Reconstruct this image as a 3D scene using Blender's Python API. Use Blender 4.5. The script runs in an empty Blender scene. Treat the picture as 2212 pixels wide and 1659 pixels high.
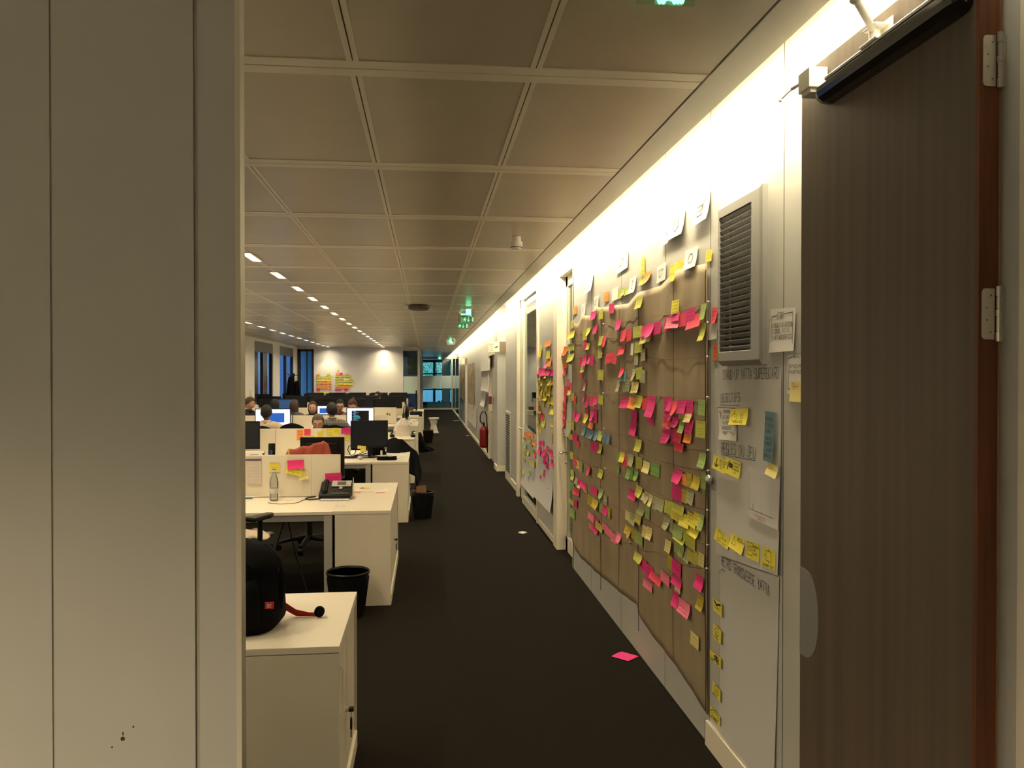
import bpy, bmesh, math, random
from mathutils import Vector, Matrix
random.seed(7)
R = math.radians
C = bpy.context.scene.collection

# ---------------------------------------------------------------- camera, world, exposure
F, U0, V0, H = 1750.0, 1106.0, 829.5, 1.72
PSI, PIT = math.atan(185/F), math.atan(16.5/F)
cam = bpy.data.objects.new('camera', bpy.data.cameras.new('camera'))
C.objects.link(cam)
cam.location = (0, 0, H)
cam.rotation_euler = (math.pi/2 - PIT, 0, -PSI)
cam.data.lens = F/2212*36
cam.data.sensor_width = 36
cam.data.clip_start = .05
bpy.context.scene.camera = cam
vs = bpy.context.scene.view_settings
vs.view_transform = 'Standard'; vs.look = 'None'; vs.gamma = 1; vs.exposure = 0.5
try: vs.use_curve_mapping = False
except Exception: pass

# dusk sky, brighter towards the far end (+Y) than over the window side (-X)
world = bpy.data.worlds.new('dusk_sky'); bpy.context.scene.world = world
world.use_nodes = True
nt = world.node_tree; nt.nodes.clear()
tc = nt.nodes.new('ShaderNodeTexCoord'); sp = nt.nodes.new('ShaderNodeSeparateXYZ')
nt.links.new(tc.outputs['Generated'], sp.inputs[0])
rp = nt.nodes.new('ShaderNodeValToRGB'); bgn = nt.nodes.new('ShaderNodeBackground'); wo = nt.nodes.new('ShaderNodeOutputWorld')
mr = nt.nodes.new('ShaderNodeMapRange'); mr.inputs[1].default_value = -.13; mr.inputs[2].default_value = -.04      # glow over the trees at the far end
nt.links.new(sp.outputs['X'], mr.inputs[0]); nt.links.new(mr.outputs[0], rp.inputs[0])
rp.color_ramp.elements[0].position = 0; rp.color_ramp.elements[0].color = (.055, .13, .34, 1)
rp.color_ramp.elements[1].position = 1.0; rp.color_ramp.elements[1].color = (.30, .62, .80, 1)
rp.color_ramp.elements[0].color = (.065, .14, .36, 1)
mz = nt.nodes.new('ShaderNodeMapRange'); mz.inputs[1].default_value = .35; mz.inputs[2].default_value = 1; mz.inputs[3].default_value = 1; mz.inputs[4].default_value = 9
nt.links.new(sp.outputs['Z'], mz.inputs[0]); nt.links.new(mz.outputs[0], bgn.inputs[1])      # zenith raised far above the horizon, unseen, to light the trees and ground
nt.links.new(rp.outputs[0], bgn.inputs[0]); nt.links.new(bgn.outputs[0], wo.inputs[0]); 

WARM = (1.0, .78, .46)
def area(name, loc, sx, sy, power, color=WARM, rot=(0, 0, 0), spread=180):
    l = bpy.data.lights.new(name, 'AREA'); l.shape = 'RECTANGLE'; l.size = sx; l.size_y = sy
    l.energy = power; l.color = color; l.spread = R(spread)
    o = bpy.data.objects.new(name, l); o.location = loc; o.rotation_euler = rot; C.objects.link(o); return o
COVE = [(.6, 3.6), (3.6, 7.2), (7.2, 14), (14, 22), (22, 31), (31, 41.8)]
for a, b in COVE:       # the fluorescent cove along the right wall, shining down and towards the wall
    area('cove_lamp', (1.15, (a+b)/2, 2.84), .07, b-a, 9.6*(b-a), (1.0, .83, .53), (0, R(-35), 0))
area('lobby_lamp', (-1.7, -.9, 2.66), 1.0, .5, 92, (1.0, .79, .52), (0, 0, 0), 138)

# ---------------------------------------------------------------- helpers
def ray(u, v):
    x = (u-U0)/F; y = -(v-V0)/F; c, s = math.cos(PIT), math.sin(PIT)
    fy = c + y*s; z = -s + y*c; k, q = math.cos(PSI), math.sin(PSI)
    return x*k+fy*q, -x*q+fy*k, z
def onX(u, v, X0=1.31):
    x, y, z = ray(u, v); t = X0/x; return y*t, H+z*t
def onY(u, v, Y0):
    x, y, z = ray(u, v); t = Y0/y; return x*t, H+z*t
def onZ(u, v, Z0):
    x, y, z = ray(u, v); t = (Z0-H)/z; return x*t, y*t

def mat(name, col, rough=.6, metal=0, noise=0, nscale=20, bump=0, bscale=60, emit=None, es=0, spec=.5, stretch=None, trans=0, col2=None):
    m = bpy.data.materials.new(name); m.use_nodes = True; t = m.node_tree; b = t.nodes['Principled BSDF']
    b.inputs['Base Color'].default_value = (*col, 1); b.inputs['Roughness'].default_value = rough
    b.inputs['Metallic'].default_value = metal; b.inputs['Specular IOR Level'].default_value = spec
    if trans: b.inputs['Transmission Weight'].default_value = trans
    if emit: b.inputs['Emission Color'].default_value = (*emit, 1); b.inputs['Emission Strength'].default_value = es
    if noise or bump:
        co = t.nodes.new('ShaderNodeTexCoord'); mp = t.nodes.new('ShaderNodeMapping')
        t.links.new(co.outputs['Object'], mp.inputs[0])
        if stretch: mp.inputs['Scale'].default_value = stretch
    if noise:
        n = t.nodes.new('ShaderNodeTexNoise'); n.inputs['Scale'].default_value = nscale; n.inputs['Detail'].default_value = 4
        t.links.new(mp.outputs[0], n.inputs['Vector'])
        r = t.nodes.new('ShaderNodeValToRGB'); c2 = col2 or tuple(c*(1-noise) for c in col)
        r.color_ramp.elements[0].position = .3; r.color_ramp.elements[1].position = .7
        r.color_ramp.elements[0].color = (*c2, 1)
        r.color_ramp.elements[1].color = (*[min(1, c*(1+noise*.5)) for c in col], 1)
        t.links.new(n.outputs['Fac'], r.inputs[0]); t.links.new(r.outputs[0], b.inputs['Base Color'])
    if bump:
        n2 = t.nodes.new('ShaderNodeTexNoise'); n2.inputs['Scale'].default_value = bscale; n2.inputs['Detail'].default_value = 5
        t.links.new(mp.outputs[0], n2.inputs['Vector'])
        bp = t.nodes.new('ShaderNodeBump'); bp.inputs['Strength'].default_value = bump; bp.inputs['Distance'].default_value = .01
        t.links.new(n2.outputs['Fac'], bp.inputs['Height']); t.links.new(bp.outputs[0], b.inputs['Normal'])
    return m
def glass_mat(name, tint, refl=.12, rough=.02):
    m = bpy.data.materials.new(name); m.use_nodes = True; t = m.node_tree; t.nodes.clear()
    o = t.nodes.new('ShaderNodeOutputMaterial'); tr = t.nodes.new('ShaderNodeBsdfTransparent'); g = t.nodes.new('ShaderNodeBsdfGlossy')
    mx = t.nodes.new('ShaderNodeMixShader'); lw = t.nodes.new('ShaderNodeFresnel'); lw.inputs[0].default_value = 1.45
    tr.inputs[0].default_value = (*tint, 1); g.inputs[0].default_value = (.9, .95, .95, 1); g.inputs['Roughness'].default_value = rough
    t.links.new(lw.outputs[0], mx.inputs[0]); t.links.new(tr.outputs[0], mx.inputs[1]); t.links.new(g.outputs[0], mx.inputs[2])
    t.links.new(mx.outputs[0], o.inputs[0]); return m
def note_mat(name, col, ink=True, lines=5, inkcol=(.03, .03, .05)):
    """paper with a few lines of scribbled marker writing laid out in its own UVs"""
    m = bpy.data.materials.new(name); m.use_nodes = True; t = m.node_tree; b = t.nodes['Principled BSDF']
    b.inputs['Roughness'].default_value = .75; b.inputs['Base Color'].default_value = (*col, 1)
    b.inputs['Specular IOR Level'].default_value = .2
    if not ink: return m
    uv = t.nodes.new('ShaderNodeUVMap'); s = t.nodes.new('ShaderNodeSeparateXYZ'); t.links.new(uv.outputs[0], s.inputs[0])
    oi = t.nodes.new('ShaderNodeObjectInfo')
    def M(op, a, b2=None, c=None):
        n = t.nodes.new('ShaderNodeMath'); n.operation = op
        for i, x in enumerate((a, b2, c)):
            if x is None: continue
            if isinstance(x, (int, float)): n.inputs[i].default_value = x
            else: t.links.new(x, n.inputs[i])
        return n.outputs[0]
    u, v = s.outputs['X'], s.outputs['Y']
    ph = M('MULTIPLY', oi.outputs['Random'], 3.0)
    vl = M('ADD', M('MULTIPLY', v, float(lines)), M('MULTIPLY', oi.outputs['Random'], .6)); row = M('FLOOR', vl); fr = M('FRACT', vl)
    band = M('MULTIPLY', M('GREATER_THAN', fr, .25), M('LESS_THAN', fr, .75))
    cx = t.nodes.new('ShaderNodeCombineXYZ'); t.links.new(M('MULTIPLY', u, 14.0), cx.inputs[0]); t.links.new(M('MULTIPLY', v, 9.0*lines/3), cx.inputs[1])
    t.links.new(M('MULTIPLY', oi.outputs['Random'], 90.0), cx.inputs[2])
    nz = t.nodes.new('ShaderNodeTexNoise'); nz.inputs['Scale'].default_value = 1.6; nz.inputs['Detail'].default_value = 1; t.links.new(cx.outputs[0], nz.inputs['Vector'])
    d = M('ABSOLUTE', M('SUBTRACT', nz.outputs['Fac'], .5)); ln = M('LESS_THAN', d, .035)
    wn = t.nodes.new('ShaderNodeTexWhiteNoise'); wn.noise_dimensions = '2D'
    c2 = t.nodes.new('ShaderNodeCombineXYZ'); t.links.new(row, c2.inputs[0]); t.links.new(ph, c2.inputs[1]); t.links.new(c2.outputs[0], wn.inputs['Vector'])
    keep = M('GREATER_THAN', wn.outputs['Value'], .3)
    ext = M('MULTIPLY', M('LESS_THAN', u, .88), M('GREATER_THAN', u, .12))
    fac = M('MULTIPLY', M('MULTIPLY', ln, band), M('MULTIPLY', keep, ext))
    fac = M('MULTIPLY', fac, .8)
    mx = t.nodes.new('ShaderNodeMix'); mx.data_type = 'RGBA'; mx.inputs[6].default_value = (*col, 1); mx.inputs[7].default_value = (*inkcol, 1)
    t.links.new(fac, mx.inputs[0]); t.links.new(mx.outputs[2], b.inputs['Base Color']); return m

class MB:
    def __init__(s): s.v = []; s.f = []; s.m = []; s.uv = {}
    def add(s, vs_, fs, mi=0, M=None, uv=None):
        n = len(s.v)
        for p in vs_: s.v.append(tuple(M @ Vector(p)) if M else tuple(p))
        for k, f in enumerate(fs):
            if uv: s.uv[len(s.f)] = uv[k]
            s.f.append([n+i for i in f]); s.m.append(mi)
        return s
    def box(s, x0, y0, z0, x1, y1, z1, mi=0, M=None):
        if x0 > x1: x0, x1 = x1, x0
        if y0 > y1: y0, y1 = y1, y0
        if z0 > z1: z0, z1 = z1, z0
        return s.add([(x0,y0,z0),(x1,y0,z0),(x1,y1,z0),(x0,y1,z0),(x0,y0,z1),(x1,y0,z1),(x1,y1,z1),(x0,y1,z1)],
            [(0,3,2,1),(4,5,6,7),(0,1,5,4),(1,2,6,5),(2,3,7,6),(3,0,4,7)], mi, M)
    def tube(s, pts, r, n=8, mi=0, cap=True, M=None):
        pts = [Vector(p) for p in pts]; rs = r if isinstance(r, (list, tuple)) else [r]*len(pts); vv = []; ff = []
        up = None
        for i, p in enumerate(pts):
            t = (pts[min(i+1, len(pts)-1)]-pts[max(i-1, 0)]).normalized()
            if up is None: up = Vector((0, 0, 1)) if abs(t.z) < .9 else Vector((1, 0, 0))
            a = t.cross(up).normalized(); b = a.cross(t).normalized(); up = b
            for k in range(n):
                g = 2*math.pi*k/n; vv.append(p+(a*math.cos(g)+b*math.sin(g))*rs[i])
        for i in range(len(pts)-1):
            for k in range(n): ff.append((i*n+k, i*n+(k+1)%n, (i+1)*n+(k+1)%n, (i+1)*n+k))
        if cap: ff.append(tuple(range(n-1, -1, -1))); ff.append(tuple((len(pts)-1)*n+k for k in range(n)))
        return s.add(vv, ff, mi, M)
    def cyl(s, p0, p1, r0, r1=None, n=16, mi=0, M=None): return s.tube([p0, p1], [r0, r0 if r1 is None else r1], n, mi, True, M)
    def lathe(s, prof, c=(0,0,0), n=20, mi=0, sx=1, sy=1, M=None):
        vv = []; ff = []
        for r, z in prof:
            for k in range(n): g = 2*math.pi*k/n; vv.append((c[0]+r*sx*math.cos(g), c[1]+r*sy*math.sin(g), c[2]+z))
        for i in range(len(prof)-1):
            for k in range(n): ff.append((i*n+k, i*n+(k+1)%n, (i+1)*n+(k+1)%n, (i+1)*n+k))
        if prof[0][0] > 1e-5: ff.append(tuple(range(n-1, -1, -1)))
        if prof[-1][0] > 1e-5: ff.append(tuple((len(prof)-1)*n+k for k in range(n)))
        return s.add(vv, ff, mi, M)
    def ball(s, c, r, n=12, mi=0, M=None):
        rx, ry, rz = r if isinstance(r, tuple) else (r, r, r); vv = []; ff = []; h = n//2+1
        for i in range(h+1):
            a = math.pi*i/h
            for k in range(n): g = 2*math.pi*k/n; vv.append((c[0]+rx*math.sin(a)*math.cos(g), c[1]+ry*math.sin(a)*math.sin(g), c[2]-rz*math.cos(a)))
        for i in range(h):
            for k in range(n): ff.append((i*n+k, i*n+(k+1)%n, (i+1)*n+(k+1)%n, (i+1)*n+k))
        return s.add(vv, ff, mi, M)
    def grid(s, fn, nu, nv, mi=0, uvs=False, M=None):
        vv = [fn(i/nu, j/nv) for j in range(nv+1) for i in range(nu+1)]; ff = []; uu = []
        for j in range(nv):
            for i in range(nu):
                a = j*(nu+1)+i; ff.append((a, a+1, a+nu+2, a+nu+1))
                uu.append([(i/nu, j/nv), ((i+1)/nu, j/nv), ((i+1)/nu, (j+1)/nv), (i/nu, (j+1)/nv)])
        return s.add(vv, ff, mi, M, uu if uvs else None)
    def poly(s, pts, d, mi=0):
        """extruded outline: pts 3-D ring, d extrusion vector"""
        n = len(pts); d = Vector(d); vv = [Vector(p) for p in pts]+[Vector(p)+d for p in pts]
        ff = [tuple(range(n-1, -1, -1)), tuple(range(n, 2*n))]+[(i, (i+1)%n, n+(i+1)%n, n+i) for i in range(n)]
        return s.add(vv, ff, mi)
    def mesh(s, name, mats, smooth=False):
        me = bpy.data.meshes.new(name); me.from_pydata(s.v, [], s.f)
        for m in (mats if isinstance(mats, (list, tuple)) else [mats]): me.materials.append(m)
        me.polygons.foreach_set('material_index', s.m)
        if s.uv:
            ul = me.uv_layers.new(name='UVMap')
            for pi, c in s.uv.items():
                for li, q in zip(me.polygons[pi].loop_indices, c): ul.data[li].uv = q
        if smooth: me.polygons.foreach_set('use_smooth', [True]*len(s.f))
        me.update(); return me
    def build(s, name, mats, parent=None, smooth=False, bevel=0, solid=0, sub=0, label=None, cat=None, group=None, kind=None):
        off = Vector((0, 0, 0))
        if parent is None:
            xs = [p[0] for p in s.v]; ys = [p[1] for p in s.v]; zs = [p[2] for p in s.v]
            off = Vector(((min(xs)+max(xs))/2, (min(ys)+max(ys))/2, min(zs)))
            s.v = [tuple(Vector(p)-off) for p in s.v]
        o = bpy.data.objects.new(name, s.mesh(name, mats, smooth)); C.objects.link(o); o.location = off
        if parent: o.parent = parent
        if solid: m = o.modifiers.new('t', 'SOLIDIFY'); m.thickness = solid
        if bevel: m = o.modifiers.new('b', 'BEVEL'); m.width = bevel; m.segments = 2; m.limit_method = 'ANGLE'; m.angle_limit = R(40)
        if sub: m = o.modifiers.new('s', 'SUBSURF'); m.levels = sub; m.render_levels = sub
        if label: o['label'] = label
        if cat: o['category'] = cat
        if group: o['group'] = group
        if kind: o['kind'] = kind
        return o
def thing(name, label, cat, loc=(0,0,0), rz=0, group=None):
    o = bpy.data.objects.new(name, None); C.objects.link(o); o.location = loc; o.rotation_euler = (0, 0, rz)
    o.empty_display_size = .1; o['label'] = label; o['category'] = cat
    if group: o['group'] = group
    return o
def dup(o, loc=None, rz=None, label=None, parent=None, group=None):
    c = o.copy(); C.objects.link(c)
    if parent: c.parent = parent
    if loc is not None: c.location = loc
    if rz is not None: c.rotation_euler = (0, 0, rz)
    if label: c['label'] = label
    if group: c['group'] = group
    for ch in list(o.children): dup(ch, parent=c)
    return c
def struct(mb, name, mats, **k): return mb.build(name, mats, kind='structure', **k)
def relabel(o, label, group=None):
    o['label'] = label
    if group: o['group'] = group
ORD = ['first','second','third','fourth','fifth','sixth','seventh','eighth','ninth','tenth','eleventh','twelfth','thirteenth','fourteenth','fifteenth','sixteenth','seventeenth','eighteenth','nineteenth','twentieth','twenty-first','twenty-second','twenty-third','twenty-fourth','twenty-fifth']

# stroke lettering: glyphs on a 4 x 6 grid, drawn as thin raised ink strips
G = {'A':'0,0 2,6 4,0;1,2 3,2','B':'0,0 0,6 3,6 4,5 3,3 0,3;3,3 4,2 3,0 0,0','C':'4,5 3,6 1,6 0,4 0,2 1,0 3,0 4,1','D':'0,0 0,6 2,6 4,4 4,2 2,0 0,0',
'E':'4,6 0,6 0,0 4,0;0,3 3,3','F':'4,6 0,6 0,0;0,3 3,3','G':'4,5 3,6 1,6 0,4 0,2 1,0 3,0 4,1 4,3 2,3','H':'0,0 0,6;4,0 4,6;0,3 4,3','I':'1,6 3,6;2,6 2,0;1,0 3,0',
'J':'1,6 4,6;3,6 3,1 2,0 1,0 0,1','K':'0,0 0,6;4,6 0,3 4,0','L':'0,6 0,0 4,0','M':'0,0 0,6 2,3 4,6 4,0','N':'0,0 0,6 4,0 4,6','O':'1,0 0,2 0,4 1,6 3,6 4,4 4,2 3,0 1,0',
'P':'0,0 0,6 3,6 4,5 4,4 3,3 0,3','Q':'1,0 0,2 0,4 1,6 3,6 4,4 4,2 3,0 1,0;2,2 4,0','R':'0,0 0,6 3,6 4,5 4,4 3,3 0,3;2,3 4,0','S':'4,5 3,6 1,6 0,5 0,4 4,2 4,1 3,0 1,0 0,1','T':'0,6 4,6;2,6 2,0',
'U':'0,6 0,1 1,0 3,0 4,1 4,6','V':'0,6 2,0 4,6','W':'0,6 1,0 2,4 3,0 4,6','X':'0,0 4,6;0,6 4,0','Y':'0,6 2,3 4,6;2,3 2,0','Z':'0,6 4,6 0,0 4,0',
'-':'1,3 3,3','/':'0,0 4,6','1':'1,5 2,6 2,0','5':'4,6 0,6 0,3 3,4 4,2 3,0 0,0','9':'4,3 1,3 0,5 2,6 4,5 4,2 2,0','.':'1,0 2,0','?':'0,5 2,6 4,5 2,3 2,2;2,1 2,0','>':'0,5 4,3 0,1',',':'2,1 1,-1','0':'1,0 0,2 0,4 1,6 3,6 4,4 4,2 3,0 1,0'}
def strip(mb, p, q, w, nrm, mi=0):
    p, q, nrm = Vector(p), Vector(q), Vector(nrm); d = (q-p)
    if d.length < 1e-6: return
    d.normalize(); s_ = d.cross(nrm).normalized()*w/2; e_ = d*w*.3
    mb.add([p-s_-e_, q-s_+e_, q+s_+e_, p+s_-e_], [(0, 1, 2, 3)], mi)
def write(mb, text, org, dx, dz, h, w=None, lw=.0025, nrm=(-1, 0, 0), jit=.25, mi=0):
    """org lower-left corner, dx unit vector along the text, dz unit up"""
    w = w or h*.55; org, dx, dz = Vector(org), Vector(dx), Vector(dz); rr = random.Random(text)
    for i, ch in enumerate(text):
        if ch == ' ' or ch not in G: continue
        b = org+dx*(i*w)+dz*(rr.uniform(-.5, .5)*jit*h*.3)
        for st in G[ch].split(';'):
            pts = [tuple(float(a) for a in q.split(',')) for q in st.split()]
            pp = [b+dx*(x/4*w*.78)+dz*(y/6*h)+dx*(rr.uniform(-1, 1)*jit*w*.08)+dz*(rr.uniform(-1, 1)*jit*h*.06) for x, y in pts]
            for a, c in zip(pp, pp[1:]): strip(mb, a, c, lw, nrm, mi)
def lines(mb, pts, lw, nrm=(-1, 0, 0), mi=0):
    for a, c in zip(pts, pts[1:]): strip(mb, a, c, lw, nrm, mi)

# ---------------------------------------------------------------- materials
M_wall = mat('painted_panel', (.55, .55, .515), .45, noise=.04, nscale=3)
M_wallw = mat('white_wall', (.78, .78, .76), .6)
M_cream = mat('cream_laminate', (.80, .74, .60), .42, noise=.03, nscale=4)
M_creamtop = mat('cream_desktop', (.86, .80, .66), .38)
M_greymet = mat('grey_metal', (.42, .42, .42), .4, .5)
M_legmet = mat('silver_leg', (.50, .49, .46), .45, .2)
M_carpet = mat('dark_carpet', (.0155, .0125, .009), 1.0, noise=.35, nscale=160, bump=.6, bscale=300, spec=.1)
M_tile = mat('perforated_tile', (.56, .50, .385), .30, noise=.06, nscale=2)
M_strip = mat('ceiling_strip', (.82, .76, .62), .32)
M_soffit = mat('soffit_metal', (.55, .52, .44), .4)
M_dark = mat('shadow_gap', (.02, .018, .015), .8)
M_black = mat('black_plastic', (.006, .006, .007), .4, spec=.3)
M_mesh = mat('black_mesh', (.007, .007, .007), .8, bump=.5, bscale=400, spec=.15)
M_fabric = mat('black_fabric', (.006, .006, .007), .95, bump=.6, bscale=120, spec=.1)
M_kraft = mat('kraft_paper', (.36, .285, .18), .65, noise=.14, nscale=6, bump=.25, bscale=14, stretch=(1, 1.2, .35))
M_wood = mat('door_veneer', (.145, .110, .077), .5, noise=.12, nscale=5, stretch=(6, 6, .10), col2=(.112, .085, .060))
M_redwood = mat('hardwood_lipping', (.17, .052, .02), .45, noise=.4, nscale=8, stretch=(8, 8, .3))
M_frame = mat('grey_door_frame', (.50, .54, .54), .45)
M_oak = mat('pale_oak', (.62, .38, .16), .5, noise=.2, nscale=6, stretch=(6, 6, .3))
M_alu = mat('anodised_aluminium', (.55, .55, .54), .35, .7)
M_steel = mat('zinc_steel', (.62, .60, .56), .3, .9)
M_grille = mat('grille_grey', (.40, .40, .385), .4, .35)
M_white = mat('white_plastic', (.80, .78, .72), .4)
M_paper = mat('white_paper', (.78, .77, .74), .75)
M_flip = mat('flip_chart_paper', (.62, .62, .60), .7, bump=.1, bscale=8)
M_ink = mat('black_marker_ink', (.03, .03, .035), .6)
M_inkp = mat('pencil_grey_ink', (.10, .10, .105), .6)
M_inkr = mat('red_marker_ink', (.45, .03, .02), .6)
M_string = mat('red_string', (.22, .06, .045), .8)
M_cord = mat('dark_cord', (.05, .025, .02), .8)
M_pin = mat('white_pin', (.8, .8, .78), .3)
M_glass = glass_mat('clear_glass', (.80, .86, .84))
M_glassg = glass_mat('green_glass', (.62, .80, .80))
M_frost = mat('frosted_band', (.62, .78, .76), .7)
def thin_window(name, tint, k):
    m = glass_mat(name, tint); t = m.node_tree; mx = next(n for n in t.nodes if n.type == 'MIX_SHADER'); fr = next(n for n in t.nodes if n.type == 'FRESNEL')
    q = t.nodes.new('ShaderNodeMath'); q.operation = 'MULTIPLY'; q.inputs[1].default_value = k; t.links.new(fr.outputs[0], q.inputs[0]); t.links.new(q.outputs[0], mx.inputs[0]); return m
M_glassw = thin_window('coated_window_glass', (.85, .9, .92), .10)
M_black_f = mat('window_frame_dark', (.02, .024, .032), .4)
M_skin = mat('skin', (.58, .33, .22), .5)
M_skin2 = mat('skin_pale', (.66, .40, .29), .5)
M_skin3 = mat('skin_brown', (.20, .10, .06), .5)
M_eye = mat('eye_white', (.8, .78, .75), .3); M_iris = mat('iris', (.03, .02, .015), .2); M_lip = mat('lips', (.42, .13, .10), .5)
M_jeans = mat('dark_trousers', (.03, .035, .06), .9)
M_lamp = mat('lamp_diffuser', (1, 1, 1), .5, emit=(1, .86, .62), es=1.3)
M_tube = mat('fluorescent_tube', (1, 1, 1), .5, emit=(1, .86, .58), es=6)
M_green = mat('exit_green', (.0, .20, .06), .4, emit=(0, .4, .12), es=.22)
M_led = mat('green_led', (.3, 1, .6), .4, emit=(.12, 1, .45), es=3.2)
M_signw = mat('exit_white', (.7, .85, .75), .4, emit=(.5, .8, .6), es=.35)
M_acryl = glass_mat('acrylic', (.86, .95, .88))
NOTE = {'K': (.78, .045, .24), 'R': (.88, .085, .14), 'P': (.88, .21, .32), 'Y': (.80, .70, .09), 'y': (.80, .70, .28), 'L': (.55, .56, .10),
        'G': (.36, .48, .16), 'g': (.24, .44, .12), 'E': (.42, .42, .25), 'B': (.16, .27, .34), 'O': (.95, .32, .08), 'o': (.52, .40, .05),
        'W': (.80, .78, .72), 'C': (.22, .55, .60), 'T': (.70, .17, .04)}
NAME = {'K': 'magenta', 'R': 'coral red', 'P': 'pale pink', 'Y': 'bright yellow', 'y': 'pale yellow', 'L': 'lime', 'G': 'olive green', 'g': 'leaf green',
        'E': 'faded olive', 'B': 'slate blue', 'O': 'orange', 'o': 'mustard', 'W': 'white', 'C': 'turquoise', 'T': 'dark orange'}
NM = {k: note_mat('note_'+NAME[k].replace(' ', '_'), c, True, {'W': 3, 'L': 6, 'G': 6}.get(k, 4)) for k, c in NOTE.items()}
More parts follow.
